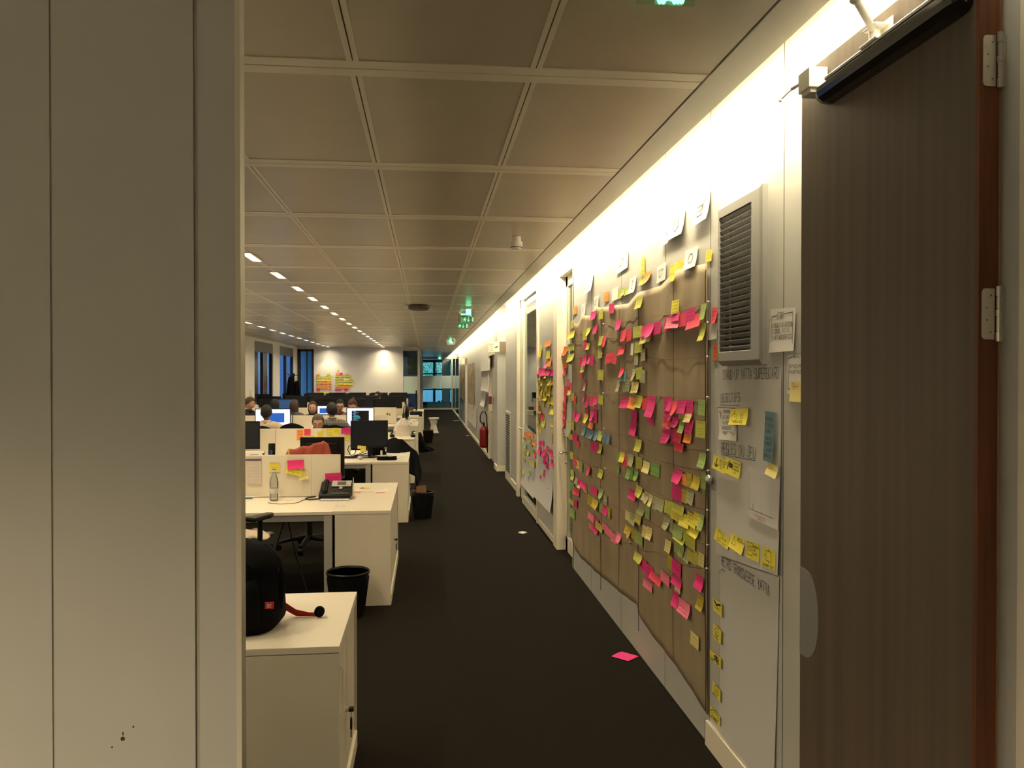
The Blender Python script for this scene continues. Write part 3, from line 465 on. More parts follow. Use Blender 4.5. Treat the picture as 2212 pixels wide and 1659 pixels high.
# glazed meeting room behind the right wall
b = MB(); b.box(4.2, 7.1, 0, 4.3, 17, 2.75); b.box(1.4, 7.0, 0, 4.3, 7.1, 2.75); b.box(1.4, 15.4, 0, 4.3, 15.5, 2.75); b.box(1.4, 7.1, 2.75, 4.3, 17, 2.8); b.box(1.4, 17, 0, 4.3, 17.1, 3)
struct(b, 'wall_meeting_room', M_wallw)
t = thing('wall_cabinet', 'cream cabinet with dark slots at the back of the glazed meeting room', 'cabinet', (2.1, 15.1, 0))
b = MB(); b.box(-.75, -.2, 0, .9, .28, 1.72); b.build('carcass', M_creamtop, t)
b = MB(); b.box(-.20, -.205, 1.38, .6, -.199, 1.44); b.box(-.20, -.205, 1.31, .6, -.199, 1.335); b.box(-.50, -.205, 1.09, -.26, -.199, 1.20); b.build('slots', M_dark, t)
b = MB(); b.box(-.2, -.22, 1.05, .6, -.2, 1.08); b.box(-.2, -.22, .96, .6, -.2, .99); b.build('shelf_edges', M_white, t)
area('meeting_room_lamp', (2.8, 11.5, 2.6), 1.0, 3.0, 48, (1, .86, .62))

# door_1 : near white-framed glass door, set back in the wall
def glass_door(nm, y0, y1, xr, zt, label=None):
    b = MB(); b.box(xr, y0+.0, 0, xr+.05, y0+.11, zt); b.box(xr, y1-.11, 0, xr+.05, y1, zt); b.box(xr, y0, 0, xr+.05, y1, .14); b.box(xr, y0, zt-.12, xr+.05, y1, zt)
    b.box(xr-.005, y0+.10, .13, xr, y0+.115, zt-.11, 1); b.box(xr-.005, y1-.115, .13, xr, y1-.10, zt-.11, 1)
    o = struct(b, nm, [M_cream, M_alu]); L = o.location
    p = MB(); p.box(xr+.02-L.x, y0+.11-L.y, .14, xr+.03-L.x, y1-.11-L.y, zt-.12); p.build('pane', M_glass, o)
    return o
d1 = glass_door('door_1', 7.18, 7.94, 1.375, 2.72); L = d1.location
p = MB(); hz, hy = .975, 7.86
p.tube([(1.37-L.x, hy-L.y, hz), (1.31-L.x, hy-L.y, hz), (1.30-L.x, hy-.01-L.y, hz), (1.30-L.x, hy-.14-L.y, hz)], .010); p.cyl((1.36-L.x, hy-L.y, hz), (1.378-L.x, hy-L.y, hz), .026)
p.cyl((1.36-L.x, hy-L.y, hz-.10), (1.378-L.x, hy-L.y, hz-.10), .018); p.build('door_handle', M_steel, d1, smooth=True)
b = MB(); b.box(1.285, 7.93, 0, 1.40, 8.15, 2.99); b.box(1.31, 7.14, 0, 1.40, 7.2, 2.7); struct(b, 'trim_4', M_creamtop)
b = MB(); b.box(1.285, 9.36, 0, 1.37, 9.44, 2.8); b.box(1.30, 10.92, 0, 1.37, 11.0, 2.8); b.box(1.30, 9.44, 0, 1.37, 10.92, .10); b.box(1.29, 11.50, 0, 1.40, 11.66, 2.8); b.box(1.30, 9.44, 2.75, 1.37, 11, 2.8); struct(b, 'trim_5', M_creamtop)
b = MB(); b.box(1.33, 9.44, .1, 1.338, 10.92, 2.75); struct(b, 'window_12', M_glassg)
d2 = glass_door('door_2', 11.0, 11.5, 1.335, 2.80); L = d2.location
p = MB(); p.tube([(1.33-L.x, 11.08-L.y, 1.0), (1.285-L.x, 11.08-L.y, 1.0), (1.28-L.x, 11.20-L.y, 1.0)], .012); p.build('door_handle', M_steel, d2, smooth=True)
def solid_door(nm, y0, y1, lbl):
    b = MB(); b.box(1.29, y0, 0, 1.40, y0+.06, 2.2); b.box(1.29, y1-.06, 0, 1.40, y1, 2.2); b.box(1.29, y0, 2.14, 1.40, y1, 2.2); b.box(1.345, y0+.06, 0, 1.385, y1-.3, 2.14, 1); b.box(1.39, y1-.3, 0, 1.40, y1-.06, 2.14, 2)
    o = struct(b, nm, [M_creamtop, M_wall, M_dark]); L = o.location
    p = MB(); hy = y1-.42; p.tube([(1.345-L.x, hy-L.y, 1.0), (1.295-L.x, hy-L.y, 1.0), (1.29-L.x, hy-.12-L.y, 1.0)], .011); p.build('door_handle', M_steel, o, smooth=True)
solid_door('door_3', 15.3, 16.9, ''); solid_door('door_4', 26.2, 27.1, '')

# the wood fire door standing open against the right wall
ya, yb = YF+.047, 2.425
b = MB(); b.box(XD, ya+.012, .01, XD+.045, yb, 2.655, 0); b.box(XD, ya, .01, XD+.045, ya+.012, 2.655, 1)
dr = struct(b, 'door_5', [M_wood, M_redwood]); L = dr.location
def lp(x, y, z): return (x-L.x, y-L.y, z-L.z)
# panic bar
p = MB()
ys_, zs_ = onX(1765, 205, XD-.06); ye_, ze_ = onX(2030, 12, XD-.06); zb_ = 2.505
pr = [(.0, .0), (-.03, .004), (-.045, .016), (-.05, .030), (-.048, .044), (-.036, .056), (0, .060)]
y0b, y1b = 1.64, 2.25; n = len(pr)
vv = []
for y, sc in ((y0b-.012, .55), (y0b, .9), (y0b+.02, 1), (y1b-.02, 1), (y1b, .9), (y1b+.012, .55)):
    for dx, dz in pr: vv.append(lp(XD+dx*sc, y, zb_+.030+(dz-.030)*sc))
ff = [(i*n+k, i*n+k+1, (i+1)*n+k+1, (i+1)*n+k) for i in range(5) for k in range(n-1)]+[tuple(range(n)), tuple(range(6*n-1, 5*n-1, -1))]
p.add(vv, ff); p.build('cross_bar', mat('gloss_black', (.008, .008, .008), .12, spec=.8), dr, smooth=False)
p = MB(); p.box(*lp(XD-.038, y0b+.03, zb_+.058), *lp(XD-.004, y1b-.04, zb_+.068)); pb = p.build('rail_top', M_alu, dr, bevel=.003, label='polished metal top edge of the bar')
p = MB(); p.box(*lp(XD-.058, 2.258, 2.562), *lp(XD-.001, 2.33, 2.622)); p.box(*lp(XD-.05, 2.268, 2.55), *lp(XD-.005, 2.325, 2.565)); p.cyl(lp(XD-.035, 2.32, 2.605), lp(XD-.045, 2.40, 2.605), .006); p.cyl(lp(XD-.045, 2.39, 2.605), lp(XD-.065, 2.43, 2.583), .003); p.cyl(lp(XD-.065, 2.43, 2.583), lp(XD-.07, 2.435, 2.578), .007)
p.build('latch_box', M_white, dr, bevel=.004, label='white latch box with a small metal lever')
p = MB(); cy, cz = onX(1893, 78, XD-.02)
p.box(*lp(XD-.004, cy-.045, cz-.02), *lp(XD, cy+.05, cz+.035)); p.box(*lp(XD-.045, cy-.04, cz-.022), *lp(XD, cy+.04, cz-.014)); p.box(*lp(XD-.04, cy-.03, cz+.018), *lp(XD, cy+.03, cz+.024)); p.cyl(lp(XD-.025, cy, cz-.02), lp(XD-.025, cy, cz+.03), .014)
hb = p.build('closer_bracket', M_white, dr, bevel=.002)
a_ = Vector(lp(XD-.025, cy, cz+.01)); e3 = Vector(lp(.93, cy-.16, 2.72))
p = MB(); md = a_.lerp(e3, .42); p.tube([a_, a_.lerp(e3, .38), md-(e3-a_)*.02, md, md+(e3-a_)*.02, a_.lerp(e3, .48), e3], [.009, .010, .014, .016, .014, .009, .010], 10); p.build('closer_arm', M_white, dr, smooth=True)
# kick plate: half-oval metal plate at the free edge
p = MB(); pts = []
yc_, zt_ = onX(1727, 1222, XD); _, zb2 = onX(1740, 1420, XD)
zm, hh = (zt_+zb2)/2, (zt_-zb2)/2; ww = yb-onX(1768, 1330, XD)[0]
pts = [(yb-.001, zm+hh), ] + [(yb-.001-ww*math.sin(math.pi*i/16)**.62, zm+hh*math.cos(math.pi*i/16)) for i in range(1, 16)]+[(yb-.001, zm-hh)]
p.poly([lp(XD-.0015, y, z) for y, z in pts], (.0015, 0, 0))
for i in (2, 8, 14): p.cyl(lp(XD-.003, pts[i][0]+.008, pts[i][1]), lp(XD, pts[i][0]+.008, pts[i][1]), .0018, n=8)
p.build('push_plate', M_greymet, dr, label='half-oval grey metal plate at the free edge')
# hinges
for zc in (onX(2150, 112, XD)[1], onX(2150, 674, XD)[1]):
    p = MB(); hh = .054; yk = ya-.004
    x0, x1 = onY(2124, 100, yk)[0], onY(2152, 100, yk)[0]; x2 = onY(2181, 100, yk)[0]; 
    for sgn in (0, 1):
        r_ = .008; a0, a1 = (x0, x1) if sgn == 0 else (x2, x1+.008)
        s_ = 1 if a1 > a0 else -1
        pts = [(a1, yk, zc-hh), (a1, yk, zc+hh), (a0+s_*r_, yk, zc+hh), (a0+s_*r_*.3, yk, zc+hh-r_*.3), (a0, yk, zc+hh-r_), (a0, yk, zc-hh+r_), (a0+s_*r_*.3, yk, zc-hh+r_*.3), (a0+s_*r_, yk, zc-hh)]
        p.poly([lp(*q) for q in pts], (0, .003 if sgn == 0 else .003, 0), 0)
        for i, (fx, fz) in enumerate(((.30 if sgn == 0 else .25, .36), (.62 if sgn == 0 else .2, .12), (.62 if sgn == 0 else .2, -.12), (.30 if sgn == 0 else .25, -.36))):
            if sgn and i in (1, 2): continue
            xx = a1+(a0-a1)*fx; p.cyl(lp(xx, yk-.001, zc+2*hh*fz), lp(xx, yk, zc+2*hh*fz), .0042, n=10, mi=0); p.cyl(lp(xx, yk-.0013, zc+2*hh*fz), lp(xx, yk, zc+2*hh*fz), .0016, n=6, mi=1)
    p.build('hinge', [M_steel, M_dark], dr)
    hg = dr.children[-1]
    p = MB(); xk = x1+.005
    for i, (q0, q1, rr_) in enumerate(((-.54, -.36, .0058), (-.34, -.06, .005), (-.05, .08, .0062), (.10, .32, .005), (.35, .54, .0058))): p.cyl(lp(xk, yk-.006, zc+2*hh*q0), lp(xk, yk-.006, zc+2*hh*q1), rr_, n=12)
    p.cyl(lp(xk, yk-.006, zc-hh), lp(xk, yk-.006, zc+hh), .0035, n=8)
    p.build('knuckle', M_steel, hg, smooth=False)
# ---------------------------------------------------------------- kraft paper board, strings, papers on the right wall
b = MB(); Y0, Y1 = 3.645, 7.15; rr = random.Random(3)
top = [(3.645, 2.245), (4.1, 2.275), (4.4, 2.225), (4.9, 2.235), (5.1, 2.19), (5.6, 2.215), (6.0, 2.235), (6.1, 2.26), (6.35, 2.20), (6.7, 2.235), (6.9, 2.17), (7.15, 2.20)]
bot = [(3.645, .14), (4.0, .20), (4.45, .215), (4.7, .235), (4.85, .255), (4.92, .30), (5.3, .27), (5.8, .235), (6.2, .21), (6.7, .19), (7.0, .20), (7.15, .23)]
def itp(t, y):
    for (a, p), (c, q) in zip(t, t[1:]):
        if a <= y <= c: return p+(q-p)*(y-a)/(c-a)
    return t[-1][1]
def kf(i, j):
    y = Y0+(Y1-Y0)*i; z0, z1 = itp(bot, y), itp(top, y); z = z0+(z1-z0)*j
    w = .0035*math.sin(y*9+z*2)+.003*math.sin(y*23+1.7*math.sin(z*3))+.0025*math.sin(z*14+y*5)*(1 if j > .7 else .35)
    if j > .9: w -= .004*(j-.9)/.1*math.sin(y*11)**2
    return (XW-.0115+w*.8, y, z)
b.grid(kf, 90, 50); b.build('kraft_paper_board', M_kraft, smooth=True, solid=.0006, label='large creased brown kraft paper sheet covering the wall between glass door and grille', cat='paper')
XS = XW-.017
def cord(nm, pts, r, m, lab, cat='string', gr=None):
    b = MB(); b.tube(pts, r, 5); return b.build(nm, m, label=lab, cat=cat, group=gr)
for k, y in enumerate((7.12, 5.93, 5.36, 4.855, 4.152, 3.655)):
    wv = random.Random(k); z1 = itp(top, y)-.03; z0 = itp(bot, y)+.02 - (.12 if k in (1, 3) else 0)
    pts = [(XS+wv.uniform(-.001, .001), y+wv.uniform(-.012, .012)*(.4 if k in (2, 4) else 1), z1+(z0-z1)*t/12) for t in range(13)]
    cord('cord', pts, .0022 if k in (1, 3, 5) else .0014, M_cord, 'dark upright cord on the brown paper board, '+ORD[k]+' from the glass door')
HS = [((1238, 714), (1534, 651)), ((1238, 737), (1533, 696)), ((1236, 762), (1532, 770)), ((1238, 846), (1532, 858)), ((1240, 912), (1533, 973)), ((1240, 935), (1533, 1017)), ((1242, 985), (1532, 1103)), ((1244, 1052), (1532, 1178)), ((1302, 1152), (1530, 1229))]
for k, (a, c) in enumerate(HS):
    ya_, za = onX(*a, XS); yc2, zc2 = onX(*c, XS); pts = []
    pins = [0, .36, .62, 1]; n = 24
    for t in range(n+1):
        s_ = t/n; q = max(i for i in range(len(pins)) if pins[i] <= s_+1e-6); q = min(q, 2)
        l = (s_-pins[q])/(pins[q+1]-pins[q]); sag = -.022*4*l*(1-l) if k not in (3,) else -.006
        pts.append((XS-.001, ya_+(yc2-ya_)*s_, za+(zc2-za)*s_+sag))
    cord('string', pts, .0011, M_string, 'thin red string across the brown paper board, '+ORD[k]+' from the top')
    for i in (1, 3):
        s_ = pins[i]; y = ya_+(yc2-ya_)*s_ + (.012 if i == 3 else 0); z = za+(zc2-za)*s_
        b = MB(); b.ball((XS-.006, y, z), .0048, 8); b.cyl((XS-.004, y, z), (XS+.006, y, z), .0015, n=6)
        b.build('push_pin', M_pin, smooth=True, label='white push pin '+('at the near edge' if i == 3 else 'mid-board')+' holding the '+ORD[k]+' red string from the top', cat='pin')

# sticky notes: Y, z, width, height measured on the wall
def parse(t): return [(q[0], *[float(a) for a in q[1:].split(',')]) for q in t.split()]
MESH = {}
def note_mesh(c, kind):
    if (c, kind) in MESH: return MESH[(c, kind)]
    def fn(i, j):
        # local: y across, z up (0 at top edge), -x away from wall
        t = 1-j
        if kind == 0: w = .04*t*t
        elif kind == 1: w = .22*t**2.2
        elif kind == 2: w = .12*t*t+.12*t*max(0, i-.4)
        elif kind == 3: w = .42*t**2*(.5+.5*i)
        elif kind == 5: w = .16*t*t
        else: w = .10*t*(1-i)
        return (-w, -(i-.5), -t+.10*w)
    q = MB(); q.grid(fn, 4, 6, uvs=True); me = q.mesh('sticky_note', NM[c] if kind != 5 and not (c == 'W' and kind == 0) else M_paper, True); MESH[(c, kind)] = me; return me
def put_note(c, y, z, w, h, x, label, kind=None, rr=random, tilt=None, group=None, name='sticky_note', facing=None, cat='sticky note'):
    kind = rr.choice((0, 0, 1, 1, 2, 3, 4)) if kind is None else kind
    o = bpy.data.objects.new(name, note_mesh(c, kind)); C.objects.link(o)
    o.location = (x, y, z+h/2); o.scale = (h, w, h); 
    o.rotation_euler = (R(rr.uniform(-2.2, 2.2)) if tilt is None else tilt, 0, 0)
    o['label'] = label; o['category'] = cat
    if group: o['group'] = group
    return o
BN = parse(BOARD); cols = [3.0, 4.152, 4.855, 5.30, 5.93, 8]
cname = ['nearest', 'second nearest', 'middle', 'second farthest', 'farthest']
cells = {}
for i, (c, y, z, w, h) in enumerate(BN):
    k = 0
    while y > cols[k+1]: k += 1
    if z > 2.2 or (c == 'W' and z > 2.12): k = 5
    elif y < 3.62: k = 6
    cells.setdefault((k, c), []).append((z, i))
LAB = {}
for (k, c), l in cells.items():
    l.sort(reverse=True)
    if k == 6: l.sort(reverse=True)
    for n, (z, i) in enumerate(l):
        one = len(l) == 1
        if k == 5:
            l2 = sorted(l, key=lambda q: BN[q[1]][1]); n = [q[1] for q in l2].index(i)
            what = 'paper card' if c == 'W' else 'sticky note'
            LAB[i] = '%s %s above the brown paper board%s' % (NAME[c], what, '' if one else ', '+ORD[n]+' one from the grille')
        elif k == 6: LAB[i] = '%s sticky note stuck on the strip between paper board and grille%s' % (NAME[c], '' if one else ', '+ORD[n]+' from the top')
        else: LAB[i] = '%s sticky note, %s cord column of the paper board%s' % (NAME[c], cname[k], ', the only one there' if one else ', '+ORD[n]+' of them down')
rr = random.Random(11); cardn = 0
SYM = [[[(.3, .75), (.7, .25)], [(.3, .25), (.7, .75)]], [[(.35, .8), (.35, .4), (.5, .25), (.65, .4), (.65, .8)]], [[(.3, .3), (.3, .65), (.6, .65), (.6, .3), (.3, .3)], [(.38, .55), (.46, .42), (.72, .8)]], [[(.4, .3), (.32, .5), (.4, .72), (.6, .72), (.68, .5), (.6, .3), (.4, .3)]], [[(.4, .75), (.6, .75)], [(.5, .75), (.5, .3)], [(.4, .3), (.6, .3)]], [[(.25, .7), (.4, .25), (.6, .25), (.75, .7), (.25, .7)]]]
for i, (c, y, z, w, h) in enumerate(BN):
    card = c == 'W' and h > .09
    k = None
    # later notes lie over earlier ones by a fraction of a millimetre
    o = put_note(c, y, z, w, h, XW-(.004 if z > 2.25 or y < 3.62 else .0195)-.00012*(i % 30), LAB[i], k if not card else rr.choice((0, 0, 5)), rr, name='paper_card' if card else 'sticky_note', cat='paper' if card else 'sticky note')
    if card:      # a hand-drawn symbol on each white card
        k = MB(); g = SYM[cardn % len(SYM)]; cardn += 1; PT = lambda u, v: (-.16*(1-v)**2-.012, -(u-.5), v-1)
        for st in g: lines(k, [PT(*p) for p in st], .035)
        k.build('drawing', M_ink, o)

# meeting-room front: magenta header row, then dense yellow notes; papers below
M5 = ['K', 'B', 'Y', 'o', 'O', 'P', 'R', 'L', 'G']
stuff = MB(); smats = [NM[c] for c in 'KBYoOPRLG']
def stuff_note(c, y, z, w, h, x, r2):
    cv = r2.choice((.06, .15, .3))
    def fn(i, j): t = 1-j; return (x-cv*h*t*t-.001, y-(i-.5)*w, z+h/2-t*h)
    stuff.grid(fn, 2, 3, M5.index(c), True)
big = 0; P_ = parse(PANEL); rp_ = random.Random(5)
order = sorted(range(len(P_)), key=lambda i: -P_[i][3]*P_[i][4]/P_[i][1]**2)
for c, y, z, w, h in P_: stuff_note(c, y, z, w, h, XW-.004-rp_.uniform(0, .004), rp_)
for c, y, z, w, h in parse(PAPERS): stuff_note(c, y, z, w, h, XW-.017-rp_.uniform(0, .002), rp_)
for ex in range(26):      # filler of the dense yellow rows
    stuff_note(rp_.choice('Yo'), rp_.uniform(8.35, 9.3), rp_.uniform(1.42, 1.74), .127, .075, XW-.006-rp_.uniform(0, .008), rp_)
# papers in the far stretch carry small notes too
for ex in range(60):
    y = rp_.choice((rp_.uniform(22.5, 25.5), rp_.uniform(28, 31.5))); stuff_note(rp_.choice('YYLOKY'), y, rp_.uniform(.5, 2.1), .127, .075, XW-.02, rp_)
stuff.build('sticky_notes', smats, smooth=True, kind='stuff', label='dense small sticky notes on the glazed meeting-room front and the far corridor papers', cat='sticky note')
nth = {}
for c, y, z, w, h in parse(DOORN):
    nth[c] = nth.get(c, 0)+1
    put_note(c, y, z, w, h, 1.355, '%s sticky note on the near glass door paper, %s down of its colour' % (NAME[c], ORD[nth[c]-1]), rr=rr)

def sheet(nm, pts, x, m, label, curl=.0, cat='paper', xb=None):
    """pts: four corners (y,z) tl tr br bl ; curl pulls the lower edge off the wall"""
    b = MB(); a, c, d, e = pts
    def fn(i, j):
        t = 1-j; tp = (a[0]+(c[0]-a[0])*i, a[1]+(c[1]-a[1])*i); bt = (e[0]+(d[0]-e[0])*i, e[1]+(d[1]-e[1])*i)
        return (x-curl*t**4-.0015*math.sin(i*7+j*3)**2, tp[0]+(bt[0]-tp[0])*t, tp[1]+(bt[1]-tp[1])*t)
    b.grid(fn, 8, 12); return b.build(nm, m, smooth=True, label=label, cat=cat)
q = lambda u, v, x=XW: onX(u, v, x)
sheet('flip_chart_sheet', [q(1163, 862), q(1200, 880), q(1199.5, 1108), q(1161, 1070)], XW-.006, M_flip, 'grey-white paper sheet with magenta notes low on the panel beside the near glass door', .05)
sheet('flip_chart_sheet', [q(1134, 917), q(1160, 940), q(1160.5, 1078), q(1132, 1044)], XW-.006, M_flip, 'grey-white paper sheet with lime notes low on the meeting-room glass', .04)
sheet('flip_chart_sheet', [q(1212, 775, 1.37), q(1238, 790, 1.37), q(1236, 945, 1.37), q(1211, 938, 1.37)], 1.368, M_flip, 'long paper sheet edged with coral notes taped to the near glass door', .02)
sheet('paper_sheet', [q(1225, 738, 1.37), q(1233, 738, 1.37), q(1233, 774, 1.37), q(1225, 775, 1.37)], 1.362, M_paper, 'small white paper high on the near glass door beside the board edge', .005)
# column with the grille
sheet('flip_chart_sheet', [q(1546, 796), q(1690, 796), q(1688, 1243), q(1553, 1196)], XW-.0035, M_flip, 'upper flip chart sheet with handwritten headings under the grille', .012)
sheet('flip_chart_sheet', [q(1556, 1203), q(1685, 1248), q(1676, 1712), q(1556, 1570)], XW-.003, M_flip, 'lower flip chart sheet headed retro, running down to the baseboard', .006)
sheet('chart_sheet', [q(1620, 1006), q(1690, 1024), q(1688, 1146), q(1624, 1116)], XW-.009, mat('pale_chart_paper', (.66, .65, .66), .6), 'pale printed chart sheet taped over the upper flip chart', .004)
sheet('paper_sheet', [q(1555, 880), q(1594, 880), q(1597, 953), q(1557, 949)], XW-.008, M_paper, 'white paper with a black hand-drawn border under the heading objectifs', .004)
sheet('paper_sheet', [q(1667, 668), q(1721, 664), q(1719, 758), q(1665, 762)], XW-.004, M_paper, 'white handwritten story paper taped beside the grille near the wood door', .004)
sheet('paper_sheet', [q(1703, 768), q(1752, 760), q(1750, 862), q(1703, 850)], XW-.004, M_paper, 'white bordered paper half hidden behind the edge of the wood door', .002)
# handwriting on them (ink is part of each sheet's surface)
XI = XW-.0058
def wr(text, u, v, u2, v2, hpx, lw=.003, mi=0, mb=None, x=XI):
    """text baseline from (u,v) to (u2,v2) on the wall"""
    y0, z0 = onX(u, v, XW); y1, z1 = onX(u2, v2, XW); a = Vector((x, y0, z0)); c = Vector((x, y1, z1)); d = c-a; w = d.length/len(text)
    zt = onX(u, v-hpx, XW)[1]-z0
    write(mb, text, a, d.normalized(), Vector((0, 0, 1)), zt, w, lw, (-1, 0, 0), mi=mi)
def poly_ink(mb, pts, lw, mi=0, x=XI): lines(mb, [(x, *onX(u, v, XW)) for u, v in pts], lw, (-1, 0, 0), mi)
i1 = MB()
wr('STAND-UP YATTA SUPERBOARD', 1564, 820, 1687, 817, 20, mb=i1); wr('OBJECTIFS', 1559, 869, 1602, 868, 18, mb=i1); poly_ink(i1, [(1558, 875), (1601, 876)], .0025)
wr('REGLES DU JEU', 1561, 978, 1636, 991, 22, mb=i1); poly_ink(i1, [(1561, 982), (1635, 995)], .003)
wr('TIMELINE PERSO/CASE', 1562, 1133, 1664, 1172, 20, mb=i1); poly_ink(i1, [(1560, 1134), (1679, 1183)], .003); poly_ink(i1, [(1674, 1176), (1679, 1183), (1676, 1187)], .003)
i2 = MB()
wr('RETRO TRANSVERSE YATTA', 1561, 1220, 1666, 1288, 20, mb=i2, x=XI); poly_ink(i2, [(1557, 1570), (1557, 1233)], .002, x=XI); poly_ink(i2, [(1554, 1241), (1557, 1232), (1561, 1239)], .002, x=XI)
poly_ink(i2, [(1560, 1231), (1563, 1229), (1565, 1233), (1568, 1234)], .003, x=XI)
i3 = MB(); X3 = XW-.0135
poly_ink(i3, [(1625, 1020), (1625, 1098)], .0012, 1, X3); poly_ink(i3, [(1625, 1098), (1677, 1120)], .0022, 1, X3)
for k in range(7): poly_ink(i3, [(1627+7.5*k, 1028+2*k), (1627+7.5*k, 1030+2*k)], .002, 1, X3)
for k in range(7):
    for j in range(14): poly_ink(i3, [(1628+7.5*k, 1036+2*k+5*j), (1628+7.5*k, 1037.2+2*k+5*j)], .0008, 1, X3)
poly_ink(i3, [(1633, 1088), (1633, 1100)], .003, 1, X3); poly_ink(i3, [(1652, 1106), (1652, 1110)], .003, 1, X3); wr('TICKETS', 1637, 1119, 1661, 1130, 9, .0016, 2, i3, X3)
i4 = MB(); X4 = XW-.0105
poly_ink(i4, [(1593, 950), (1594, 882), (1554.5, 880), (1557, 945), (1562, 946)], .003, 0, X4); poly_ink(i4, [(1577, 948), (1593, 950)], .003, 0, X4)
for k, tx in enumerate(('.SYNCHRONISER', 'LES EQUIPES', '-ELIMINER', 'BLOQUEURS', '-PROGRESSER LA', 'MEUTE')): wr(tx, 1565, 892+11.5*k, 1565+min(26, 2.1*len(tx)), 893+11.6*k, 6, .0017, 0, i4, X4)
poly_ink(i4, [(1559, 888), (1562, 893), (1561, 902)], .005, 0, X4)
i5 = MB(); X5 = XW-.0065
poly_ink(i5, [(1682, 682), (1670, 685), (1669, 753), (1715, 750), (1716, 674), (1698, 678)], .003, 0, X5); wr('STORY', 1682, 690, 1698, 686, 13, .002, 0, i5, X5)
for k, tx in enumerate(('0 REGLES DE GESTION', '0 CRENS. KIT UI', '0 API/WEBSERVICES')): wr(tx, 1672, 708+13.5*k, 1672+min(44, 2.5*len(tx)), 704+13.2*k, 9, .0017, 0, i5, X5)
i6 = MB(); poly_ink(i6, [(1718, 769), (1706, 775), (1706, 840), (1722, 841)], .003, 0, X5); wr('OBJECTIFS', 1718, 773, 1745, 770, 8, .0018, 0, i6, X5); wr('SYNCHRO', 1708, 795, 1740, 794, 7, .0018, 0, i6, X5); wr('PARTAGE', 1708, 808, 1740, 807, 7, .0018, 0, i6, X5)
sheets = {}
for o in bpy.data.objects:
    if o.name.startswith(('flip_chart', 'paper_sheet', 'chart_sheet')): sheets[o['label']] = o
def child_ink(mb, key, mats):
    o = next(v for k, v in sheets.items() if key in k); L_ = o.location
    mb.v = [(p[0]-L_.x, p[1]-L_.y, p[2]-L_.z) for p in mb.v]; mb.build('handwriting', mats, o)
for mb, key in ((i1, 'upper flip chart sheet'), (i2, 'lower flip chart'), (i3, 'pale printed chart'), (i4, 'objectifs'), (i5, 'story paper'), (i6, 'half hidden')): child_ink(mb, key, [M_inkp, M_ink, M_inkr] if mb in (i1, i2, i3) else [M_ink])
# the column's own notes with their drawings
CL = parse(COLN)
clab = ['bright yellow note with a stopwatch and 15 beside the bordered objectifs paper', 'long slate blue note at the right edge of the upper flip chart', 'small pale yellow note peeking out under the long slate blue note', 'pale yellow note with orange scribble above the pale chart sheet',
 'bright yellow note with a black down arrow under regles du jeu', 'bright yellow note with a black flag under regles du jeu', 'pale yellow note with red writing half hidden by the wood door',
 'bright yellow note with a box and arrow, leftmost under the timeline', 'bright yellow note with a triangle, second under the timeline', 'bright yellow note with a framed square, third under the timeline', 'bright yellow note with a tall box, rightmost under the timeline',
 'bright yellow note with a thick tick, topmost on the retro line', 'bright yellow note with a drawn face, second down the retro line', 'bright yellow note with a bold target ring on the retro line', 'bright yellow note with a frowning face on the retro line', 'bright yellow note with a smiling face, lowest on the retro line']
def circ(cx, cy, rx, ry, a0=0, a1=360, n=14): return [(cx+rx*math.cos(R(a0+(a1-a0)*k/n)), cy+ry*math.sin(R(a0+(a1-a0)*k/n))) for k in range(n+1)]
DRAW = {0: ([circ(.27, .45, .16, .24), [(.27, .69), (.27, .8)], [(.22, .8), (.32, .8)], [(.27, .45), (.34, .55)]], .0018), 4: ([[(.28, .85), (.22, .25)], [(.12, .42), (.21, .24), (.36, .40)]], .007), 5: ([[(.28, .85), (.18, .3)], [(.30, .72), (.5, .68), (.48, .5), (.28, .52)], [(.3, .62), (.48, .6)]], .007),
 7: ([[(.2, .35), (.22, .85), (.45, .85), (.45, .35), (.2, .35)], [(.55, .9), (.55, .4)], [(.55, .5), (.8, .5)], [(.72, .58), (.8, .5), (.72, .42)]], .0022), 8: ([[(.15, .3), (.28, .88), (.42, .3), (.15, .3)]], .0022), 9: ([[(.1, .2), (.1, .9), (.5, .9), (.5, .2), (.1, .2)], [(.2, .45), (.2, .7), (.4, .7), (.4, .45), (.2, .45)], [(.28, .5), (.28, .6), (.34, .6)]], .0022),
 10: ([[(.3, .35), (.3, .85), (.7, .85), (.7, .35), (.3, .35)], [(.5, .85), (.5, .97)], [(.5, .35), (.5, .22)], [(.15, .6), (.3, .6)]], .0022), 11: ([[(.15, .85), (.42, .62), (.85, .85)]], .010), 12: ([circ(.5, .6, .26, .28), circ(.55, .5, .16, .12, 90, 270)], .0024), 13: ([circ(.6, .62, .2, .2), circ(.6, .62, .06, .06)], .006),
 14: ([circ(.5, .6, .3, .34), circ(.5, .42, .14, .14, 0, 180), circ(.4, .7, .02, .02, n=5), circ(.6, .7, .02, .02, n=5)], .0024), 15: ([circ(.5, .55, .38, .36), circ(.5, .5, .2, .22, 180, 360), circ(.38, .68, .02, .02, n=5), circ(.62, .68, .02, .02, n=5)], .0028)}
